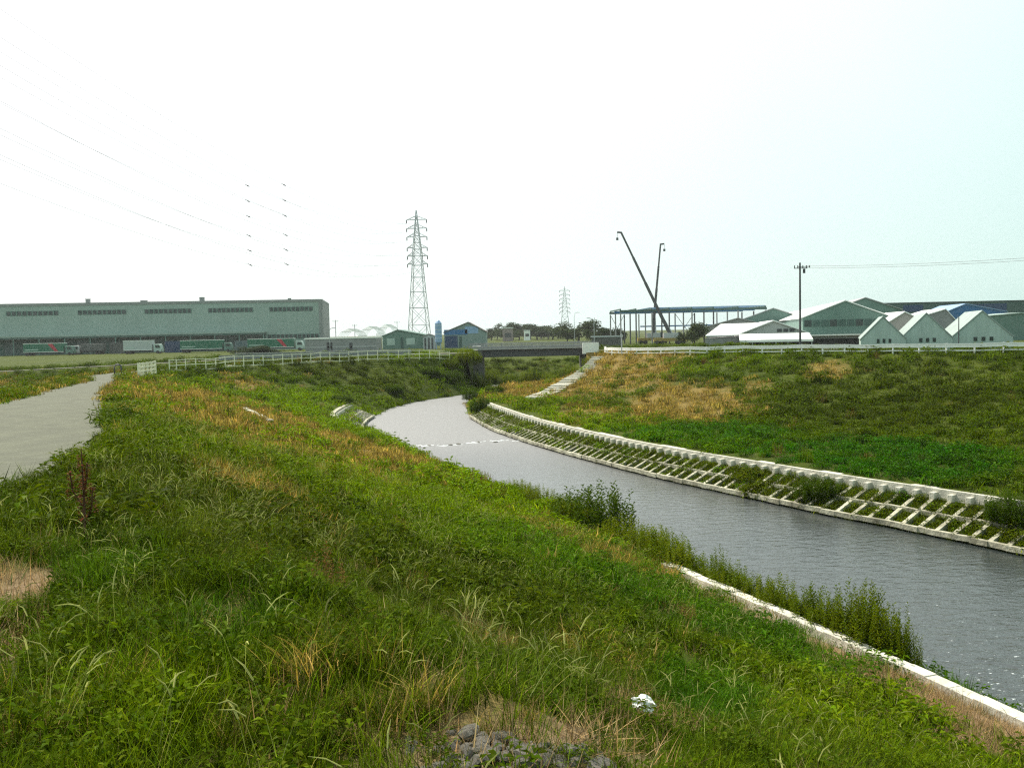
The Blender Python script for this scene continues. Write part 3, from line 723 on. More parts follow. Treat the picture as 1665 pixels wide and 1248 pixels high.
# dead stalks and straw lying on the bare ground
def litter():
    x, y = points(16000, 1.2, 16); b = np.maximum(bare_mask(x, y), mask(STRAW, x, y) * .6); C, D_ = fC(y), fD(y)
    k = (rng.random(len(x)) < b * .55 + .03) & (x > D_) & (x < fF(y) - .15); x, y = x[k], y[k]
    t = np.array([.30, .21, .10]) * rng.uniform(.45, 1.3, (len(x), 1))
    scatter('straw_litter', 'litter', x, y, terrain(x, y), t, rng.uniform(.5, 1.1, len(x)), tilt=.1)
litter()

def tall_weeds():
    c = bpy.data.collections.new('tall_weeds')
    for i in range(5):
        c.objects.link(bpy.data.objects.new('tall_weeds_%d' % i, stalky(260 + i, 12 + 3 * i, 1.0, .4, .10, GRASS, 'tall_weed', dens=30)))
    protoc['tall_weeds'] = (c, 5)
    x1, y1 = points(700, 5, 32); x2, y2 = points(2600, 30, 112); x, y = np.concatenate([x1, x2]), np.concatenate([y1, y2])
    k = allowed(x, y) & (rng.random(len(x)) < np.clip(.25 + 1.1 * fnoise(x * .45 + 7, y * .45), .03, 1)) & ~((x > fF(y) - .5) & (x < fI(y) + .4)); x, y = x[k], y[k]
    dark = (rng.random(len(x)) < .45)[:, None]; br = (rng.random(len(x)) < .12)[:, None]
    t = np.where(dark, np.array([.030, .052, .004]), np.array([.085, .120, .003])); t = np.where(br, np.array([.13, .075, .025]), t) * rng.uniform(.7, 1.3, (len(x), 1))
    scatter('tall_weeds', 'tall_weeds', x, y, terrain(x, y), t, rng.uniform(.35, .8, len(x)) * np.where(y > 30, 1.15, .7), tilt=.1)
tall_weeds_later = tall_weeds
def foxtails():
    x, y = points(4200, 2.6, 26); k = allowed(x, y) & (rng.random(4200) < np.clip(.45 + .9 * fnoise(x * .7 + 1, y * .7), .05, 1)) & (x > fD(y) + .2) & (x < fF(y) - .2); x, y = x[k], y[k]
    t = np.array([.32, .33, .10]) * rng.uniform(.5, 1.35, (len(x), 1))
    scatter('foxtail_grass', 'foxtail', x, y, terrain(x, y), t, rng.uniform(.55, 1.0, len(x)), tilt=.25)
foxtails()

def stalky(seed, n, h, spread, leafL, m, name, dens=26, ell=1.0, tip=0.0):
    r = random.Random(seed); V, F, C = [], [], []
    for i in range(n):
        a = r.uniform(0, 6.283); q = math.sqrt(r.random()); x, y = spread * q * math.cos(a) * ell, spread * q * math.sin(a)
        H = h * r.uniform(.55, 1.0) * (1 - .35 * q * q); p = Vector((x, y, -.05)); az = r.uniform(0, 6.283); ln = r.uniform(0, .22)
        d = Vector((math.cos(az) * math.sin(ln), math.sin(az) * math.sin(ln), math.cos(ln)))
        s = Vector((1, 0, 0)).cross(d).normalized() * .004
        o = len(V); V += [tuple(p - s), tuple(p + s), tuple(p + d * H)]; C += [(1.2, .9, .9)] * 3; F.append((o, o + 1, o + 2))
        k = int(dens * H / h)
        for j in range(k):
            f = .12 + .88 * (j + r.random()) / k; b = p + d * H * f; la = j * 2.4 + r.uniform(-.4, .4)
            dd = Vector((math.cos(la), math.sin(la), .75)); c = shade(r, .55 + .35 * 1, 1.35)
            leaf(V, F, C, b, dd, Vector((0, 0, 1)), leafL * r.uniform(.6, 1.2) * (1.15 - .55 * f), leafL * .28, c, .22)
    return mesh_v(name, V, F, C, m)
tall_weeds_later()
weed_mesh = [stalky(200 + i, 46, 1.0, .42, .095, WEED, 'weed_clump', dens=52) for i in range(5)]
wbush_mesh = [stalky(240 + i, 120, 1.0, .7, .11, WEED, 'weed_bush', dens=36) for i in range(3)]
bush_mesh = [stalky(220 + i, 170, 1.0, .75, .13, BUSHM, 'bush', dens=36) for i in range(3)]
def plant(name, meshes, i, x, y, s, sz, label, cat, group, z=None):
    o = bpy.data.objects.new(name, meshes[i % len(meshes)]); COL.objects.link(o)
    o.location = (x, y, tz(x, y) if z is None else z); o.rotation_euler = (rnd.uniform(-.06, .06), rnd.uniform(-.06, .06), rnd.uniform(0, 6.28)); o.scale = (s, s, sz)
    return tag(o, label, cat, group)
i = 0
for Y, du, s, sz in [(21.4, 0.39, 1.03, 0.41), (21.2, 0.32, 0.71, 0.76), (21.1, 0.58, 0.81, 0.54), (20.9, 0.37, 0.97, 0.40), (20.8, 0.29, 0.72, 0.53), (20.6, 0.46, 0.65, 0.46), (20.4, 0.31, 0.88, 0.51), (20.2, 0.44, 0.91, 0.56), (20.0, 0.70, 0.86, 0.42), (20.0, 0.72, 0.82, 0.44), (19.7, 0.55, 0.93, 0.72), (19.6, 0.45, 1.00, 0.41), (19.4, 0.33, 0.91, 0.64), (19.2, 0.68, 0.83, 0.44), (19.1, 0.53, 0.83, 0.39), (18.9, 0.52, 0.92, 0.45), (18.8, 0.29, 0.75, 0.47), (18.6, 0.46, 0.98, 0.72), (18.5, 0.47, 0.67, 0.63), (18.3, 0.37, 0.94, 0.48), (18.2, 0.64, 0.75, 0.43), (18.1, 0.39, 0.78, 0.54), (17.9, 0.56, 0.73, 0.51), (17.8, 0.33, 0.83, 0.65), (17.6, 0.52, 0.92, 0.97), (17.5, 0.29, 0.66, 0.66), (17.4, 0.63, 0.76, 0.96), (17.3, 0.67, 0.69, 0.91), (17.2, 0.73, 0.94, 0.97), (17.0, 0.36, 1.04, 0.69), (16.9, 0.56, 0.82, 0.70), (16.8, 0.34, 0.86, 0.69), (16.7, 0.49, 0.93, 0.83), (16.5, 0.47, 0.76, 0.58), (16.4, 0.49, 0.65, 0.84), (16.2, 0.57, 0.61, 0.65)]:
    i += 1; plant('weed_clump', weed_mesh, i, float(fF(Y)) + du, Y, s * 1.2, sz * 1.75, 'tall leafy weed clump in the row between the near kerb and the water', 'weed', 'weed clumps along the near kerb')
for Y, du, s, sz in [(13.0, .5, .5, .3), (12.3, .7, .5, .35), (11.7, .5, .6, .3), (13.6, .6, .45, .35)]:
    i += 1; plant('weed_clump', weed_mesh, i, float(fF(Y)) + du, Y, s, sz, 'low sparse weed tuft on the water side of the kerb at the right edge', 'weed', 'low weeds past the kerb')
for Y, du, s, sz in [(22.0, .9, 1., .9), (22.8, .3, 1.1, .85), (23.6, .8, 1., 1.), (24.4, .3, 1.1, .9), (25.2, .7, 1.1, .95), (26.1, 1.2, 1., 1.), (27.8, .3, 1.1, .9), (29.2, .8, 1.1, .85)]:
    i += 1; plant('weed_clump', weed_mesh, i, float(fF(Y)) + du, Y, s * 1.4, sz * 1.25, 'tall weed clump on the bank between the end of the kerb and the dark bush', 'weed', 'weed clumps past the kerb end')
q = hit(962, 872)
plant('riverside_bush', bush_mesh, 0, q.x, q.y, 1.75, 1.9, 'big dark green bush on the near bank, standing out against the river', 'bush', None)
k = 0
for Y in np.arange(31, 66, 1.15):
    du = 1.2 + .5 * math.sin(Y * 3.1); k += 1
    plant('weed_clump', weed_mesh, k, float(fG(Y)) - .5 + .3 * math.sin(Y * 5), Y, .8 + .3 * math.sin(Y * 1.7), .55 + .25 * math.sin(Y * 2.3 + 1), 'reedy weed tuft at the left water edge of the river', 'weed', 'reedy weeds along the left water edge')
for j, (bx, by, s_) in enumerate([(-4.9, 112.4, 1.9), (-4.3, 113.0, 2.1), (-3.7, 112.7, 1.9), (-5.6, 113.0, 1.8), (-4.6, 112.6, 1.5), (-7.4, 111.8, 1.6), (7.6, 112.6, 1.6), (9.3, 111.6, 1.3), (5.2, 126.5, 2.0), (2.5, 127, 2.2), (-.5, 126.4, 2.0), (-3, 127, 2.1), (8, 126.6, 2.0)]):
    plant('riverside_bush', wbush_mesh, j, bx, by, s_, s_ * 1.05, 'dark leafy shrub crowding the shade at the foot of the road bridge', 'bush', 'shrubs under the road bridge')
for j, (Y, du, s_, z_) in enumerate([(22.3, .6, .9, .95), (23.4, .3, 1.0, 1.15), (24.6, .7, 1.1, 1.3), (25.6, .2, 1.1, 1.2), (27.6, -.3, 1.0, 1.0), (30.2, .4, 1.1, .95), (32.0, .9, 1.1, .9), (34.2, .8, 1.2, .9), (36.5, 1.0, 1.1, .8)]):
    plant('weed_bush', wbush_mesh, j, float(fF(Y)) + du, Y, s_, z_, 'bushy mass of tall weeds at the near water edge past the end of the kerb', 'bush', 'bushy weeds along the near water edge')
for px, py, s, sz, lb in [(1332, 812, 1.3, 1.05, 'dark bush growing out of the middle of the long lattice wall'), (1650, 848, 1.3, 1.15, 'dark bush over the lattice wall at the right edge of the view'), (783, 668, 1.4, 1.5, 'leafy bush at the far tip of the lattice wall where the river bends'),
                          (770, 650, 1.6, 1.6, 'bush on the water edge behind the tip of the far lattice wall'), (805, 640, 1.3, 1.1, 'low bush on the berm left of the concrete steps'), (868, 618, 2.0, 1.7, 'dark shrub on the bank below the right end of the bridge'),
                          (735, 622, 2.0, 1.6, 'dark shrub on the shady bank left of the bridge'), (640, 640, 1.5, 1.1, 'dark shrub above the pool on the left bank'), (700, 612, 1.8, 1.3, 'shrub high on the left bank under the long fence'), (555, 655, 1.4, .9, 'low shrub on the grass behind the short lattice wall')]:
    p = hit(px, py); k += 1
    plant('riverside_bush', bush_mesh, k, p.x, p.y, s, sz, lb, 'bush', None)

def dock():
    p = hit(138, 893); r = random.Random(5)
    t = thing('dock_plant', 'dead dock plant with a tall rust red seed spike in the grass beside the path', 'plant', p)
    m = MB(); m.tube([(0, 0, -.05), (.01, 0, .35), (.0, .01, .74)], [.008, .006, .003], 6)
    for a in range(4): m.tube([(0, 0, .18 + .07 * a), (.05 * math.cos(a * 1.9), .05 * math.sin(a * 1.9), .30 + .07 * a), (.06 * math.cos(a * 1.9), .06 * math.sin(a * 1.9), .46 + .06 * a)], .004, 5)
    m.build('stem', mat('dry_stem', (.10, .045, .02), .8), t)
    V, F, C = [], [], []
    def spike(x, y, z0, z1, rad):
        n = int(420 * (z1 - z0))
        for j in range(n):
            f = j / n; a = r.uniform(0, 6.283); rr = rad * (1 - f * .75) * math.sqrt(r.random())
            z = z0 + (z1 - z0) * f; cl = .5 + .5 * math.sin(z * 75)
            b = Vector((x + rr * math.cos(a) * (.6 + .5 * cl), y + rr * math.sin(a) * (.6 + .5 * cl), z))
            leaf(V, F, C, b, Vector((math.cos(a), math.sin(a), r.uniform(-.3, .9))), Vector((0, 0, 1)), .018, .015, shade(r, .6, 1.5))
    spike(0, 0, .2, .70, .035)
    t.scale = (1.6, 1.6, 1.25)
    for a in range(4): spike(.058 * math.cos(a * 1.9), .058 * math.sin(a * 1.9), .26 + .06 * a, .46 + .06 * a, .022)
    o = bpy.data.objects.new('seed_spike', mesh_v('seed_spike', V, F, C, DOCKM)); COL.objects.link(o); o.parent = t
dock()

def rock_mesh(seed):
    r = random.Random(seed); bm = bmesh.new(); bmesh.ops.create_icosphere(bm, subdivisions=2, radius=1)
    ns = [Vector((r.gauss(0, 1), r.gauss(0, 1), r.gauss(0, 1))).normalized() for _ in range(9)]
    for v in bm.verts:
        d = v.co.copy()
        for n in ns:
            k = d.dot(n); lim = .62
            if k > lim: d -= n * (k - lim)
        v.co = Vector((d.x, d.y * .8, d.z * .62)) * (1 + .06 * r.random())
    me = bpy.data.meshes.new('stone'); bm.to_mesh(me); bm.free()
    me.materials.append(mat('grey_stone', (.15, .14, .115), .9, .5, 9, .6)); return me
rocks = [rock_mesh(i) for i in range(5)]
for i in range(110):
    px, py = rnd.uniform(655, 985), rnd.uniform(1188, 1262)
    if py < 1188 + abs(px - 760) * .22: py += 30
    p = hit(px, py); o = bpy.data.objects.new('stone', rocks[i % 5]); COL.objects.link(o)
    s = rnd.uniform(.022, .07); o.location = p + Vector((0, 0, s * rnd.uniform(-.2, .25))); o.scale = (s, s * rnd.uniform(.8, 1.3), s); o.rotation_euler = (rnd.uniform(-.5, .5), rnd.uniform(-.5, .5), rnd.uniform(0, 6.28))
    tag(o, 'grey broken stone in the rubble patch at the front of the grass', 'stone', 'broken stones in the foreground rubble')
def litter_bag():
    p = hit(1046, 1182); bm = bmesh.new(); bmesh.ops.create_icosphere(bm, subdivisions=3, radius=1); r = random.Random(3)
    for v in bm.verts:
        d = v.co.copy(); k = 1 + .28 * math.sin(d.x * 7 + d.y * 4) * math.cos(d.z * 6 - d.x * 5) + .1 * r.random()
        v.co = Vector((d.x * .085, d.y * .06, d.z * .055)) * k
    me = bpy.data.meshes.new('plastic_bag'); bm.to_mesh(me); bm.free(); me.materials.append(mat('white_plastic', (.72, .73, .70), .4, .05))
    o = bpy.data.objects.new('plastic_bag', me); COL.objects.link(o); o.location = p + Vector((0, 0, .16)); o.rotation_euler = (.2, .3, .5)
    tag(o, 'small crumpled white plastic bag lying in the foreground grass', 'litter')
litter_bag()

# sill across the river: dark stones and a line of broken water
def sill():
    a, b = Vector((float(fG(58)) - .3, 57.6, WATER)), Vector((float(fH(61)) + .2, 60.6, WATER)); r = random.Random(9)
    fm = bpy.data.materials.new('broken_water'); fm.use_nodes = True; bb = fm.node_tree.nodes['Principled BSDF']; bb.inputs['Base Color'].default_value = (.52, .55, .56, 1); bb.inputs['Roughness'].default_value = .5
    V, F = [], []; n = 150
    for i in range(n + 1):
        p = a.lerp(b, i / n); wv = .45 * math.sin(i * .07) + .22 * math.sin(i * .29 + 1) + .1 * math.sin(i * .9)
        g = max(0.22, .5 + .35 * math.sin(i * .21 + 1) + .25 * math.sin(i * .9))
        for j in range(5):
            f = j / 4; V.append((p.x + r.uniform(-.03, .03), p.y + wv + (f - .5) * .5 * g, WATER + .004 + math.sin(f * math.pi) * .03 * g * r.uniform(.3, 1.2)))
    for i in range(n):
        if math.sin(i * .21 + 1) + .5 * math.sin(i * .9) < -.8: continue
        for j in range(4):
            q = i * 5 + j; F.append((q, q + 1, q + 6, q + 5))
    me = bpy.data.meshes.new('foam'); me.from_pydata(V, [], F); me.materials.append(fm)
    o = bpy.data.objects.new('foam', me); COL.objects.link(o); tag(o, kind='stuff')
    for k, f in enumerate((.2, .27, .44, .5, .66, .8)):
        p = a.lerp(b, f); o = bpy.data.objects.new('stone', rocks[k % 5]); COL.objects.link(o); s = r.uniform(.08, .17)
        o.location = (p.x, p.y - .1 + .3 * math.sin(k * 2.1), WATER); o.scale = (s * 1.5, s, s * .75); o.rotation_euler = (0, 0, r.uniform(0, 6))
        tag(o, 'dark wet stone breaking the water along the low river sill', 'stone', 'stones of the river sill')
sill()

# ------------------------------------------------------------------ trees
def tree_kind(seed, h, wd, n, name='tree'):
    r = random.Random(seed); V, F, C = [], [], []
    lobes = [(Vector((r.gauss(0, .28) * wd, r.gauss(0, .28) * wd, h * r.uniform(.35, .82))), wd * r.uniform(.22, .36)) for _ in range(11)]
    for c, rad in lobes:
        for j in range(n // 11):
            d = Vector((r.gauss(0, 1), r.gauss(0, 1), r.gauss(0, 1))).normalized(); p = c + d * rad * r.uniform(.55, 1.08)
            if p.z < h * .12: continue
            ax = Vector((r.gauss(0, 1), r.gauss(0, 1), r.gauss(0, 1))).normalized()
            leaf(V, F, C, p, ax, d, h * .07 * r.uniform(.6, 1.3), h * .045, shade(r, .6, 1.5), .1)
    crown = mesh_v('crown', V, F, C, TREEM)
    m = MB(); m.tube([(0, 0, -.2), (.02 * h, 0, h * .25), (0, .02 * h, h * .6)], [h * .03, h * .022, h * .01], 7)
    for a in range(4): m.tube([(.01 * h, 0, h * .28), (math.cos(a * 1.7) * wd * .22, math.sin(a * 1.7) * wd * .22, h * .55)], [h * .013, h * .005], 5)
    o = m.build('trunk', BARK); tm = o.data; bpy.data.objects.remove(o)
    return crown, tm
kinds = [tree_kind(300 + i, 8, 5.6, 2600) for i in range(4)]
def tree(px, Y, h, wd, label, group=None, k=0, rz=0.0):
    t = thing('tree', label, 'tree', (xat(px, Y, 3), Y, 0), rz, group); t.scale = (wd / 5.6, wd / 5.6, h / 8)
    for nm, me in zip(('crown', 'trunk'), kinds[k % 4]):
        o = bpy.data.objects.new(nm, me); COL.objects.link(o); o.parent = t
    return t
tree(940, 330, 8.2, 10.5, 'broad dark round tree beyond the right end of the bridge', k=0)
tree(922, 345, 6.5, 6, 'smaller dark tree leaning against the broad round tree', k=1)
lbl = 'hazy grey green tree in the far tree line above the bridge'
for i, px in enumerate(range(800, 912, 9)):
    tree(px + rnd.uniform(-2, 2), 520 + 40 * math.sin(i * 2.2), 6.0 + 2.0 * math.sin(i * 1.7) ** 2 + (2 if i in (3, 6, 7) else 0), 8 + 3 * rnd.random(), lbl, 'trees of the far tree line', i, i * 1.1)
for i, px in enumerate((966, 975, 984, 993, 1001, 1008)):
    tree(px, 300, 4.2 + rnd.random() * 1.4, 4.2, 'low dark shrubby tree in the row left of the steel frame', 'low trees left of the steel frame', i + 1, i * .9)
tree(1128, 205, 5.6, 5, 'dark rounded tree between the cranes and the white roofed annex', k=2)
for i, px in enumerate((405, 420, 434)):
    tree(px, 200, 2.6, 4.2, 'low bright hedge bush in front of the green lorries', 'hedge bushes by the lorry yard', i, i * 2.)

# ------------------------------------------------------------------ left warehouse
def warehouse():
    Y0 = 322.0; c = at(525, 560, Y0); xr = c.x; L = 150; d = 45
    t = thing('warehouse', 'very long sage green distribution warehouse with window strips and a dark loading canopy', 'warehouse', (xr, Y0, 0), math.radians(8))
    H = 17.2; x0 = -L
    m = MB(); m.box(x0, -.06, 0, d, -.3, H - .9); m.build('wall', SAGE, t)
    m = MB(); m.box(x0, .15, -.18, d + .1, H - .897, H); m.build('parapet', SAGE_T, t)
    m = MB(); m.box(-.057, .1, -.08, d, -.2, H - .903); m.box(-1.0, .1, -.12, -.083, -.2, H - .903); m.build('side_wall', SAGE_T, t)  # sage wall drawn grey here: the side's shade is put into its colour
    def ribbon(xa, xb, za, zb, n, y=-.05):
        f = MB(); f.box(xa, xb, y, y + .046, za, zb); f = f.build('window', TEALM, t)
        g = MB(); w_ = (xb - xa) / n
        for k in range(n): g.box(xa + w_ * (k + .14), xa + w_ * (k + .86), y - .04, y - .003, za + .12, zb - .12)
        g.build('panes', GLASS, f)
    S = 322 / 1500.0
    for a, b in ((442, 511), (347, 417), (250, 322), (150, 223), (45, 122), (-60, 16), (-160, -85)):
        ribbon((a - 525) * S, (b - 525) * S, 13.1, 14.7, 10)
    for a, b in ((438, 519),): ribbon((a - 525) * S, (b - 525) * S, 3.6, 5.3, 12)
    # canopy over the loading bays
    xc = (436 - 525) * S
    m = MB(); m.box(x0, xc, -5, -.004, 5.9, 6.5); m.build('canopy', SAGE, t)
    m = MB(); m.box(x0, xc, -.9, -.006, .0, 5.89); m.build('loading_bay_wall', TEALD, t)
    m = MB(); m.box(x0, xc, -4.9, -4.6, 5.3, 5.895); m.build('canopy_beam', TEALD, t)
    def bay(xa): 
        g = MB(); g.box(xa, xa + 3.4, -.98, -.903, .8, 4.2); g.build('dock_door', mat('dock_shutter', (.10, .12, .12), .6, .1), t)
    for k in range(20): bay(xc - 6 - k * 5.6)
    ribbon(xc - 17, xc - 1.5, 4.0, 5.4, 11, -.95)
    for k in range(16):
        p = MB(); p.box(xc - .5 - k * 8, xc - .2 - k * 8, -4.9, -4.6, 0, 5.297); p.build('canopy_post', TEALM, t)
    for px, w_, h_ in ((157, 1.2, 1.3), (331, 1.5, 1.3), (240, 2.0, .5), (470, 1.0, .5)):
        g = MB(); xx = (px - 525) * S; g.box(xx, xx + w_, 4, 5.5, H - .05, H + h_); g.box(xx - .15, xx + w_ + .15, 3.9, 5.6, H + h_ + .003, H + h_ + .15); g.build('roof_vent', SAGE_T, t)
    p = MB(); p.tube([(.4, -.4, 0), (.4, -.4, H)], .12, 6); p.build('downpipe', SAGE_T, t)
warehouse()

# ------------------------------------------------------------------ lorries and the car
def lorry(px0, px1, Y, label, body, mark=None, cab=WHITE, boxh=2.6, white_trim=True, cab_left=False):
    xa, xb = xat(px0, Y, 2), xat(px1, Y, 2); L = xb - xa
    t = thing('lorry', label, 'lorry', ((xa + xb) / 2, Y, 0), 0, 'lorries parked by the warehouse')
    s = -1 if cab_left else 1; hl = L / 2
    def B(m, x0, x1, *r): return m.box(min(s * x0, s * x1), max(s * x0, s * x1), *r)
    cl = min(2.3, L * .24)
    m = MB(); B(m, -hl, hl - cl - .5, -1.24, 1.24, 1.15, 1.15 + boxh); bx = m.build('cargo_box', body, t, bevel=.04)
    if white_trim:
        m = MB(); B(m, -hl - .01, hl - cl - .49, -1.27, 1.27, 1.153 + boxh, 1.30 + boxh); B(m, -hl - .01, hl - cl - .49, -1.28, -1.245, 1.1, 1.26); m.build('trim', WHITE, t)
        m = MB(); B(m, -hl + .5, -hl + .30 * L, -1.27, -1.243, 1.75, 2.05); m.build('name_panel', PALEG, t)
    if mark:
        x = hl - cl - .5 - L * .24; y = -1.262; m = MB()
        m.prism([(s * (x - 1.3), y, 1.15 + boxh - .06), (s * (x + .2), y, 1.15 + boxh - .06), (s * (x + 2.0), y, 1.3), (s * (x + .9), y, 1.3)], (0, .015, 0)); m.build('red_swoosh', RED, t)
    m = MB(); B(m, -hl + .2, hl - .3, -.45, .45, .75, 1.1); m.build('chassis', DARK, t)
    m = MB(); x0, x1 = hl - cl, hl
    prof = [(x0, .55), (x1 - .05, .55), (x1, 1.3), (x1 - .06, 1.75), (x1 - .35, 2.75), (x1 - .7, 2.95), (x0, 2.95)]
    m.prism([(s * x, -1.15, z) for x, z in prof], (0, 2.3, 0)); cb = m.build('cab', cab, t, bevel=.05)
    m = MB(); m.prism([(s * x, -1.165, z) for x, z in ((x0 + .5, 1.75), (x1 - .25, 1.75), (x1 - .5, 2.6), (x0 + .5, 2.6))], (0, 2.33, 0)); m.build('side_window', GLASS, cb)
    for x in (-hl + 1.0, -hl + 2.1, hl - 1.1):
        m = MB()
        for y in (-1.2, .9): m.tube([(s * x, y, .48), (s * x, y + .3, .48)], .48, 14)
        m.build('wheel', BLACK, t)
    m = MB(); m.box(s * (hl + .01) - .02, s * (hl + .01) + .02, -.9, -.5, .8, 1.0); m.build('headlight', GLASS, cb)
lorry(41, 121, 292, 'green lorry with red swoosh, leftmost of the parked lorries', GREENT, True, TEALM)
lorry(203, 264, 288, 'plain grey white box lorry between the green lorries', mat('grey_white_panel', (.40, .43, .42), .5, .06, .5), None, PALEG, 2.9)
lorry(295, 378, 288, 'plain green lorry with white roof edge, in the middle of the row', GREENT, None, TEALM)
lorry(404, 494, 290, 'green lorry with red swoosh, rightmost, beside the grey shed', GREENT, True, PALEG)
lorry(120, 170, 296, 'dark grey lorry parked right behind the leftmost green lorry', mat('dark_grey_panel', (.09, .09, .09), .6, .2), None, GALV, 2.2, False, True)
def yard_box(px0, px1, Y, z1, label, m, name='storage_container'):
    xa, xb = xat(px0, Y, 2), xat(px1, Y, 2); q = MB(); q.box(xa, xb, 0, 2.4, 0, z1)
    n = int((xb - xa) / .4)
    for k in range(n): q.box(xa + .1 + k * .4, xa + .28 + k * .4, -.05, -.002, .15, z1 - .15)
    q.box(xa - .03, xb + .03, -.07, 2.45, z1 + .003, z1 + .12)
    o = q.build(name, m); o.location.y = Y; tag(o, label, 'container')
yard_box(178, 196, 298, 3.4, 'dark container standing behind the dark grey lorry', mat('dark_grey_panel', (.09, .09, .09)))
yard_box(268, 292, 298, 3.6, 'dark navy container between the white lorry and the middle green lorry', NAVY)
yard_box(382, 402, 300, 3.2, 'slate blue container left of the rightmost green lorry', mat('slate_panel', (.11, .15, .17), .6, .1))
def car():
    Y = 113.0 + 20; x = xat(777, Y, 1)
    t = thing('car', 'small white hatchback on the road just left of the bridge', 'car', (xat(777, 205, .5), 205, 0), math.radians(4))
    prof = [(-1.75, .35), (1.75, .35), (1.8, .7), (1.2, .88), (.65, 1.38), (-1.0, 1.42), (-1.6, .95), (-1.8, .8)]
    m = MB(); m.prism([(a, -.75, z) for a, z in prof], (0, 1.5, 0)); m.build('body', WHITE, t, bevel=.06)
    m = MB(); m.prism([(a, -.765, z) for a, z in ((-1.3, .92), (.95, .92), (.55, 1.3), (-.95, 1.33))], (0, 1.53, 0)); m.build('side_window', GLASS, t)
    for a in (-1.1, 1.15):
        for y in (-.78, .6):
            m = MB(); m.tube([(a, y, .3), (a, y + .18, .3)], .3, 14); m.build('wheel', BLACK, t)
    for y in (-.6, .4): m = MB(); m.box(1.72, 1.8, y, y + .22, .58, .7); m.build('headlight', GALV, t)
car()

# ------------------------------------------------------------------ middle yard
def shed(name, label, px0, px1, Y, ze, za, depth, wallm, roofm, apex=.5, rz=0.0, cat='shed', overhang=.3, win=None, door=None):
    xa, xb = xat(px0, Y, ze), xat(px1, Y, ze); W = xb - xa; c = (xa + xb) / 2
    t = thing(name, label, cat, (c, Y, 0), rz)
    h = W / 2; ax = -h + W * apex
    m = MB(); m.prism([(-h, 0, -.3), (h, 0, -.3), (h, 0, ze), (ax, 0, za), (-h, 0, ze)], (0, depth, 0)); m.build('wall', wallm, t)
    for (xe, s) in ((-h, -1), (h, 1)):
        sl = (za - ze) / max(.1, abs(ax - xe)); e = xe + s * overhang; zz = ze - overhang * sl
        m = MB(); m.prism([(ax, -overhang, za + .02), (e, -overhang, zz + .02), (e, -overhang, zz + .2), (ax, -overhang, za + .22)], (0, depth + 2 * overhang, 0)); m.build('roof', roofm, t)
    if win:
        for (a, b, z0, z1, mm) in win:
            f = MB(); f.box(-h + W * a, -h + W * b, -.06, -.003, z0, z1); f.build('window', mm, t)
    if door:
        for (a, b, z0, z1, mm) in door:
            f = MB(); f.box(-h + W * a, -h + W * b, -.07, -.004, z0, z1); f.build('door', mm, t)
    return t
def flat_shed(name, label, px0, px1, Y, H, depth, wallm, trim=None, cat='building', bands=()):
    xa, xb = xat(px0, Y, H), xat(px1, Y, H)
    t = thing(name, label, cat, ((xa + xb) / 2, Y, 0)); h = (xb - xa) / 2
    m = MB(); m.box(-h, h, 0, depth, -.3, H); m.build('wall', wallm, t)
    m = MB(); m.box(-h - .15, h + .15, -.15, depth + .15, H + .003, H + .35); m.build('roof_edge', trim or wallm, t)
    for nm, a, b, z0, z1, mm in bands:
        m = MB(); m.box(-h + 2 * h * a, -h + 2 * h * b, -.08, -.004, z0, z1); m.build(nm, mm, t)
    return t
flat_shed('grey_shed', 'long low grey flat roofed shed right of the lorries', 496, 612, 252, 3.5, 10, GREYW, WHITE, bands=[('sill_band', 0, 1, 1.1, 1.5, ROOFG), ('door', .3, .38, 0, 2.6, DARK), ('door', .62, .66, 0, 2.4, DARK)])
shed('teal_shed', 'teal green gabled workshop under the big pylon', 622, 692, 275, 3.9, 5.6, 18, TEALM, TEALM, .35, win=[(.1, .28, 1.2, 3.2, PALEG), (.42, .48, 0, 3.5, TEALD), (.55, .75, 1.2, 3.2, PALEG)])
shed('low_hut', 'small pale hut with open front beside the blue silo', 688, 707, 262, 3.6, 4.2, 5, GALV, GREYW, .5, door=[(.1, .25, 0, 3.2, DARK), (.4, .55, 0, 3.2, DARK), (.7, .85, 0, 3.2, DARK)], cat='hut')
shed('blue_workshop', 'workshop with bright blue fascia and a brown sloping roof', 722, 790, 270, 4.6, 7.4, 16, mat('pale_grey_wall', (.20, .26, .245), .7, .1, .5), BROWNR, .58, win=[(.0, .56, 3.9, 5.4, BLUE), (.50, .82, 4.2, 6.2, BLUEL), (.02, .32, .2, 3.6, NAVY), (.36, .42, .2, 3.4, TEALD)])
def silo():
    Y = 258; x = xat(713, Y, 4); t = thing('silo', 'pale blue storage silo beside the blue roofed workshop', 'silo', (x, Y, 0))
    m = MB(); m.tube([(0, 0, 2.0), (0, 0, 7.2), (0, 0, 7.9), (0, 0, 8.1)], [.95, .95, .45, .2], 20); m.build('tank', BLUEL, t)
    m = MB(); m.tube([(0, 0, .9), (0, 0, 2.0)], [.2, .95], 20); m.build('hopper', BLUEL, t)
    for a in range(4):
        m = MB(); m.tube([(.8 * math.cos(a * 1.571 + .8), .8 * math.sin(a * 1.571 + .8), 0), (.8 * math.cos(a * 1.571 + .8), .8 * math.sin(a * 1.571 + .8), 2.3)], .08, 6); m.build('leg', BLUEL, t)
    m = MB()
    for z in (3, 4.2, 5.4, 6.6): m.tube([(0, 0, z), (0, 0, z + .08)], .975, 20)
    m.build('bands', WHITE, t)
silo()
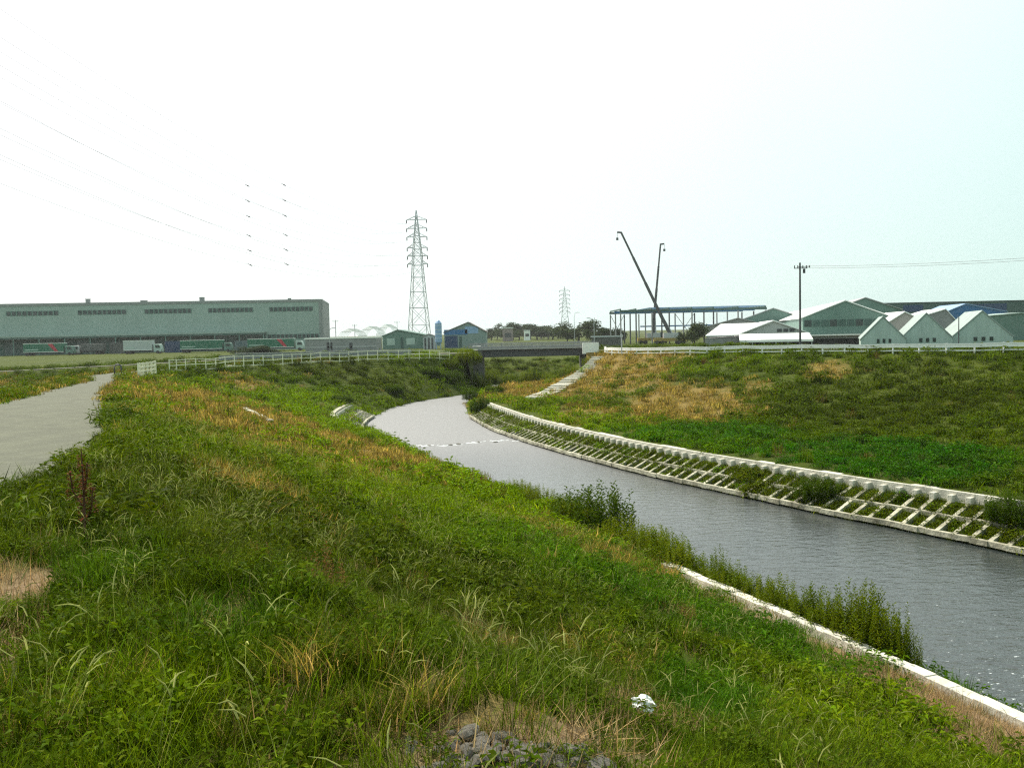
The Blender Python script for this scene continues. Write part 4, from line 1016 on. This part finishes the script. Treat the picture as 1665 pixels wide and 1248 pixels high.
def hoop_house(px0, px1, Y, H, label):
    xa, xb = xat(px0, Y, 4), xat(px1, Y, 4); W = xb - xa; t = thing('pipe_frame', label, 'frame', ((xa + xb) / 2, Y, 0), 0, 'bare pipe greenhouse frames')
    n = 7
    for k in range(n):
        m = MB(); y = k * 2.6
        m.tube([(-W / 2, y, 0), (-W / 2, y, H * .6), (-W * .3, y, H * .86), (0, y, H), (W * .3, y, H * .86), (W / 2, y, H * .6), (W / 2, y, 0)], .07, 5); m.build('hoop', WHITE, t)
    for x, z in ((-W / 2, H * .6), (0, H), (W / 2, H * .6), (-W * .3, H * .86), (W * .3, H * .86)):
        m = MB(); m.tube([(x, 0, z), (x, (n - 1) * 2.6, z)], .06, 5); m.build('purlin', GALV, t)
hoop_house(548, 585, 275, 6.3, 'bare white pipe greenhouse frame nearest the grey shed end')
hoop_house(583, 618, 282, 7.0, 'bare white pipe greenhouse frame in the middle of three')
hoop_house(612, 642, 290, 7.6, 'bare white pipe greenhouse frame next to the teal workshop')
def pole(px, pytop, Y, label, arm=True, rad=.12, name='utility_pole', lean=0, base=0.0):
    x = xat(px, Y, 5); zt = zat(px, pytop, Y); t = thing(name, label, 'pole', (x, Y, base)); H = zt - base
    m = MB(); m.tube([(0, 0, -.2), (0, 0, H)], [rad, rad * .7], 8); m.build('pole', DARK if rad < .2 else GALV, t)
    if arm:
        m = MB(); m.box(-.9, .9, -.06, .06, H - .5, H - .38); m.build('crossarm', GALV, t)
        for a in (-.8, .8): m = MB(); m.tube([(a, 0, H - .38), (a, 0, H - .1)], .07, 6); m.build('insulator', WHITE, t)
    return t
pole(546, 520, 300, 'slim utility pole with crossarm right of the warehouse corner')
pole(577, 527, 330, 'distant utility pole behind the pipe frames', True, .12)
pole(646, 522, 330, 'distant utility pole just left of the big pylon', True, .1)
def street_lamp(px, pytop, Y, label, s=1):
    x = xat(px, Y, 4); H = zat(px, pytop, Y); t = thing('street_lamp', label, 'street lamp', (x, Y, 0))
    m = MB(); m.tube([(0, 0, 0), (0, 0, H - .8), (s * .25, 0, H - .2), (s * .9, 0, H)], .07, 6); m.build('pole', GALV, t)
    m = MB(); m.box(min(s * .8, s * 1.5), max(s * .8, s * 1.5), -.12, .12, H - .06, H + .08); m.build('lamp_head', GALV, t)
street_lamp(536, 533, 230, 'small curved street lamp by the warehouse corner')
street_lamp(966, 517, 190, 'street lamp right of the broad dark tree', -1)
street_lamp(934, 508, 260, 'faint street lamp between the far pylon and the dark tree', 1)
flat_shed('far_shop', 'small far brownish building among the hazy trees', 817, 834, 430, 6.2, 8, mat('brown_grey_wall', (.26, .20, .19), .7, .1, .5), WHITE, bands=[('window', .2, .8, 2, 4, DARK)])
flat_shed('far_shop', 'small far white building among the hazy trees', 852, 862, 470, 5.0, 8, WHITE, GALV, bands=[('window', .2, .8, 2, 3.4, DARK)])
flat_shed('low_grey_wall', 'dark block wall below the row of low trees', 962, 1012, 230, 2.6, .5, mat('dark_block', (.12, .12, .12), .8, .2, 1), GALV, 'wall')

# ------------------------------------------------------------------ pylons and lines
def pylon(px, py_top, Y, label, arms, hbase, rleg, scale=1.0):
    top = at(px, py_top, Y); x = xat(px + 4 * 420 / Y * (1 if Y < 500 else 0), Y, 4.3); t = thing('pylon', label, 'pylon', (x, Y, 0), math.radians(-6)); H = top.z
    def half(z):
        f = z / H
        if f < .66: return hbase + (hbase * .40 - hbase) * f / .66
        return hbase * .40 * (1 - (f - .66) / .34) + .12
    lv = [0, .14, .27, .39, .5, .59, .66, .71, .76, .81, .86, .91, .96, 1.0]
    for sx, sy in ((-1, -1), (1, -1), (1, 1), (-1, 1)):
        m = MB()
        for a, b in zip(lv[:-1], lv[1:]):
            m.bar((sx * half(a * H), sy * half(a * H), a * H), (sx * half(b * H), sy * half(b * H), b * H), rleg)
        m.build('leg', GALV, t)
    m = MB(); r2 = rleg * .55
    for i, (a, b) in enumerate(zip(lv[:-2], lv[1:-1])):
        for s in (-1, 1):
            ha, hb = half(a * H), half(b * H)
            m.bar((-ha, s * ha, a * H), (hb, s * hb, b * H), r2); m.bar((ha, s * ha, a * H), (-hb, s * hb, b * H), r2)
            m.bar((s * ha, -ha, a * H), (s * hb, hb, b * H), r2); m.bar((s * ha, ha, a * H), (s * hb, -hb, b * H), r2)
            m.bar((-hb, s * hb, b * H), (hb, s * hb, b * H), r2 * 1.3); m.bar((s * hb, -hb, b * H), (s * hb, hb, b * H), r2 * 1.3)
    m.build('lattice', GALV, t)
    tips = []
    for z, L in arms:
        h = half(z)
        for s in (-1, 1):
            m = MB()
            for y in (-h, h):
                m.bar((s * h, y, z), (s * L, 0, z - .1), rleg * .9); m.bar((s * h, y, z + 1.5), (s * L, 0, z - .1), rleg * .7)
            m.bar((s * (h + L) / 2, 0, z - .05), (s * (h + L) / 2, 0, z + .7), rleg * .6)
            m.build('crossarm', GALV, t)
            m = MB(); m.tube([(s * L, 0, z - .1), (s * L, 0, z - 1.6)], rleg * .9, 6); m.build('insulator', DARK, t)
            tips.append((x + s * L, z - 1.6, s))
    return t, tips
armz = [zat(678, p, 420) for p in (357, 371, 385, 402.5, 416, 429)]
py1, tips = pylon(678, 342, 420, 'tall grey lattice pylon with six pairs of arms behind the workshops', [(z, 4.6) for z in armz], 4.6, .26)
a2 = [(47 - 3.4 - 4.2 * k, 5.0) for k in range(6)]
pylon(919, 466, 900, 'faint far lattice pylon beyond the dark tree', a2, 4.6, .30)
WIRE = mat('wire_metal', (.10, .10, .11), .5, .05)
for (x, z, s) in tips:
    m = MB(); pts = []
    for k in range(61):
        u = k / 60 * 334; pts.append((x - .1054 * u, 420 - u, z - .142 * u + 4.25e-4 * u * u))
    m.tube(pts, .022, 4)
    ln = 'left' if s < 0 else 'right'; tier = sorted({q[1] for q in tips}, reverse=True).index(z)
    o = m.build('power_line', WIRE); tag(o, 'thin grey power line hung from the %s arm of the pylon, %s' % (ln, ['topmost of its side', 'second from the top', 'third from the top', 'third from the bottom', 'second from the bottom', 'lowest of its side'][tier]), 'power line', 'power lines running left from the tall pylon')
    u = 185 - (4 if s < 0 else -4) * .0
    p = Vector((x - .1054 * u, 420 - u, z - .142 * u + 4.25e-4 * u * u))
    m = MB(); m.tube([(-.5, -.25, .30), (-.12, -.05, .06), (.0, .02, -.02), (.18, .08, -.1), (.5, .2, -.28)], [.05, .07, .12, .15, .07], 6)
    o = m.build('line_damper', DARK); o.location = p
    tag(o, 'small dark damper on the %s power line, %s' % (ln, ['topmost of the column', 'second from the top', 'third from the top', 'third from the bottom', 'second from the bottom', 'lowest of the column'][tier]), 'damper', 'dampers on the power lines')

# ------------------------------------------------------------------ steel frame and cranes
AX = math.atan2(.22, .975)           # the right hand works lie along this heading
def steel_frame():
    Y = 262.0; xs = [1009, 1034, 1060, 1088, 1125, 1160, 1200, 1245]; H = zat(1009, 503, Y)
    X = [xat(p, Y, H) for p in xs]; x0 = X[0]
    t = thing('steel_frame', 'open steel frame of a hall under construction with blue roof girders', 'building frame', (x0, Y, 0))
    X = [v - x0 for v in X]; rows = [0, 13, 27]
    for j, y in enumerate(rows):
        for i, x in enumerate(X):
            m = MB(); m.box(x - .18, x + .18, y - .18, y + .18, 0, H - 1.0); m.build('column', DARK if i % 2 else GREYW, t)
        m = MB(); m.box(X[0] - .3, X[-1] + .3, y - .15, y + .15, H - .85, H - .2); m.build('girder', BLUE if j == 1 else TEALD, t)
    for i, x in enumerate(X):
        m = MB(); m.box(x - .14, x + .14, rows[0], rows[-1], H - .197, H + .2); m.build('cross_beam', TEALD, t)
    m = MB()
    for k in range(9): m.box(X[0] + 8, X[-1], rows[0] + 3 * k + .4, rows[0] + 3 * k + .6, H + .203, H + .38)
    m.build('purlins', BLUEL, t)
    m = MB(); m.box(X[2] + .3, X[-1], 26, 26.2, H * .5, H * .5 + .4); m.build('tie_beam', BLUE, t)
    m = MB()
    for a, b in ((0, 1), (4, 5)): m.bar((X[a], 27.1, .5), (X[b], 27.1, H - 1), .14); m.bar((X[b], 27.1, .5), (X[a], 27.1, H - 1), .14)
    m.build('bracing', DARK, t)
steel_frame()
def crane(px, Y, base_px, tip_px, tip_py, label, hook):
    x = xat(base_px, Y, 3); t = thing('mobile_crane', label, 'crane', (x, Y, 0)); tip = at(tip_px, tip_py, Y); tp = tip - Vector((x, Y, 0))
    m = MB(); m.box(-4.5, 4.5, -1.3, 1.3, .9, 1.8); m.build('carrier', mat('crane_yellow', (.28, .20, .04), .5, .1), t)
    for a in (-3.6, -2.2, 2.2, 3.6):
        m = MB(); m.tube([(a, -1.4, .55), (a, 1.4, .55)], .55, 14); m.build('wheel', BLACK, t)
    m = MB(); m.box(-1.8, 2.2, -1.2, 1.2, 1.803, 3.2); m.build('turret', GALV, t)
    m = MB(); m.prism([(2.203, -1.1, 1.9), (3.4, -1.1, 1.9), (3.3, -1.1, 2.6), (2.8, -1.1, 3.4), (2.203, -1.1, 3.4)], (0, 1.0, 0)); m.build('cab', GLASS, t)
    m = MB(); p0 = Vector((0, 0, 3.0)); n = 4
    for k in range(n): m.bar(p0.lerp(tp, k / n), p0.lerp(tp, (k + 1.02) / n), .75 - .11 * k, .85 - .12 * k)
    m.build('boom', DARK, t)
    m = MB(); d = -1 if tp.x < 0 else 1; m.tube([tp, tp + Vector((d * 1.1, 0, .1))], .25, 8); m.tube([tp + Vector((d * 1.1, 0, .1)), tp + Vector((d * 1.1, 0, -1.4))], .05, 5)
    m.box(tp.x + d * 1.1 - .3, tp.x + d * 1.1 + .3, -.25, .25, tp.z - 2.1, tp.z - 1.4); m.build('hook_block', DARK, t)
    m = MB(); m.bar((1.0, 0, 2.4), p0.lerp(tp, .25), .4); m.build('lift_cylinder', GALV, t)
crane(0, 258, 1089, 1010, 378, 'mobile crane with a long dark boom leaning far to the left', True)
crane(0, 275, 1061, 1074, 397, 'mobile crane with a slender nearly upright boom', False)

# ------------------------------------------------------------------ right hand works
def gable(name, label, pxl, pxr, Y, ze, za, L, wallm, roofm, cat='building', win=None, rz=-AX, apex=.5, ov=.35, extra=None):
    return shed(name, label, pxl, pxr, Y, ze, za, L, wallm, roofm, apex, rz, cat, ov, win)
g = gable('gabled_hall', 'big green gabled hall with a glaring white roof slope and a dark window band', 1308, 1441, 180, 5.9, 9.0, 150, TEALM, ROOFW,
          win=[(.02 + .1 * k, .105 + .1 * k, 4.15, 5.45, TEALD if k % 3 else GLASS) for k in range(10)])
m = MB(); m.box(-8.3, 8.3, -1.6, -.08, 2.35, 2.6); m.build('awning', WHITE, g)
m = MB(); m.box(-7.6, 6.6, -.5, -.09, 0, 1.75); m.build('open_front_shade', BLACK, g)  # solid black box standing in for the shade inside the open front
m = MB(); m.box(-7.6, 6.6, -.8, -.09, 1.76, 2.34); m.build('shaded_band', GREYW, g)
gable('gabled_hall', 'taller grey roofed gabled hall standing behind the white roofed one', 1352, 1462, 232, 7.9, 11.0, 70, TEALM, ROOFG)
gable('grey_roofed_hall', 'wide low hall with grey roof left of the white roofed hall', 1195, 1320, 250, 5.6, 9.2, 90, TEALM, ROOFG)
gable('grey_roofed_hall', 'long low hall with grey roof in front of the steel frame', 1150, 1250, 236, 4.6, 6.6, 60, GREYW, ROOFG)
s2 = gable('white_annex', 'white roofed annex with grey gable left of the utility pole', 1204, 1312, 168, 3.0, 5.3, 60, mat('light_grey_gable', (.42, .42, .41), .6, .08, .6), ROOFW, win=[(.55 + .09 * k, .62 + .09 * k, 3.35, 3.9, DARK) for k in range(3)])
def sloping_annex():
    t = thing('white_annex', 'wide white roof sloping towards the river, low annex in front of the cranes', 'building', (0, 0, 0))
    a, b, c, d = at(1147, 547, 172), at(1206, 545, 172), at(1262, 525, 192), at(1172, 528, 192)
    m = MB(); m.prism([a, b, c, d], (0, 0, .18)); m.build('roof', ROOFW, t)
    m = MB(); m.prism([Vector((p.x, p.y + (.4 if k < 2 else -.2), -.2)) for k, p in enumerate((a, b, c, d))], (0, 0, a.z - .1)); m.build('wall', GREYW, t)
sloping_annex()
def lean_to():
    Y = 158; xa, xb = xat(1204, Y, 2), xat(1318, Y, 2); t = thing('lean_to', 'long white lean-to roof over a dark open shelter beside the utility pole', 'shelter', ((xa + xb) / 2, Y, 0), -AX); h = (xb - xa) / 2
    m = MB(); m.prism([(-h, -1.5, 2.0), (-h, 5.5, 3.0), (-h, 5.5, 3.12), (-h, -1.5, 2.12)], (2 * h, 0, 0)); m.build('roof', ROOFW, t)
    m = MB(); m.box(-h, h, -1.62, -1.503, 1.72, 2.14); m.build('fascia', ROOFW, t)
    for k in range(7): m = MB(); x = -h + .2 + k * (2 * h - .4) / 6; m.box(x - .08, x + .08, -1.4, -1.24, 0, 1.99); m.build('post', GALV, t)
    m = MB(); m.box(-h, h, 3.0, 3.2, 0, 2.5); m.build('back_wall', BLACK, t)  # painted black for the deep shade under the lean-to roof
lean_to()
for i, (a, b, za, lb) in enumerate([(1402, 1470, 5.35, 'leftmost'), (1468, 1545, 5.75, 'middle one'), (1552, 1642, 5.9, 'rightmost')]):
    gable('pale_gabled_shed', 'pale green steep gabled shed with three small dark windows, %s of three' % lb, a, b, 138, 2.1, za, 22, PALEG, mat('weathered_green_roof', (.25, .31, .285), .6, .2, .8, streak=True), 'shed', ov=.12, rz=math.radians(-20),
          win=[(.36 + .13 * k, .42 + .13 * k, 1.55, 2.15, GLASS) for k in range(3)])
shed('white_roofed_store', 'small store with white zigzag roof between the pale gabled sheds', 1446, 1502, 168, 4.6, 6.4, 20, mat('pinkish_wall', (.42, .36, .35), .7, .1, .5), ROOFW, .45, -AX)
shed('white_roofed_store', 'second white roofed store behind the middle pale shed', 1488, 1548, 178, 5.2, 6.9, 20, GREYW, ROOFW, .8, -AX)
flat_shed('dark_green_hall', 'very long flat roofed dark green hall along the right horizon', 1436, 1760, 300, 10.9, 40, TEALD, mat('dark_eave', (.03, .055, .05), .6), bands=[('blue_panel', .1, .2, 8.2, 10.4, NAVY), ('blue_panel', .3, .62, 7.6, 10.3, NAVY), ('door', .78, .9, 0, 6, TEALM)])
shed('blue_roofed_hall', 'blue roofed hall in front of the dark green hall', 1538, 1632, 250, 7.0, 9.3, 30, BLUE, BLUEL, .35, -AX)
shed('green_side_hall', 'plain mid green hall behind the rightmost pale shed', 1600, 1720, 215, 5.6, 6.2, 20, TEALM, PALEG, .5, -AX)
up = pole(1301, 427, 118, 'dark utility pole with crossarms in front of the white annex', False, .16)
H = zat(1301, 427, 118)
m = MB(); m.box(-.75, .95, -.05, .05, H - .75, H - .65); m.build('crossarm', DARK, up)
m = MB(); m.box(-.25, 1.25, -.2, -.1, H - .55, H - .47); m.build('crossarm', DARK, up)
for a in (-.7, -.3, .35, .8, 1.2):
    m = MB(); m.tube([(a, -.05, H - .65), (a, -.05, H - .35)], .06, 6); m.build('insulator', DARK, up)
m = MB(); m.tube([(.45, -.25, H - 1.35), (.45, -.25, H - .8)], .16, 8); m.build('transformer', DARK, up)
x0 = xat(1301, 118, 9)
for k, (dz, dx) in enumerate(((-.45, .8), (-.7, .9))):
    m = MB(); pts = []
    for j in range(25):
        f = j / 24; pts.append((x0 + dx + f * 45, 118 - f * 62, H + dz + f * 1.2 - 4 * f * (1 - f) * 1.6))
    m.tube(pts, .016, 4); o = m.build('overhead_cable', DARK); tag(o, ['upper', 'lower'][k] + ' overhead cable running right from the dark utility pole', 'cable', 'cables from the utility pole')
pole(1559, 515, 128, 'thin dark post between the middle and rightmost pale sheds', False, .09, 'post')

# ------------------------------------------------------------------ the hazy summer air
def haze():
    m = MB(); m.box(-420, 520, -60, 1150, -5, 72); hm = bpy.data.materials.new('haze_air'); hm.use_nodes = True; t = hm.node_tree
    t.nodes.remove(t.nodes['Principled BSDF']); v = t.nodes.new('ShaderNodeVolumePrincipled')
    v.inputs['Color'].default_value = (.97, 1, 1, 1); v.inputs['Density'].default_value = .00012; v.inputs['Anisotropy'].default_value = .3
    t.links.new(v.outputs[0], t.nodes['Material Output'].inputs['Volume'])
    tag(m.build('haze', hm), kind='stuff')
haze()
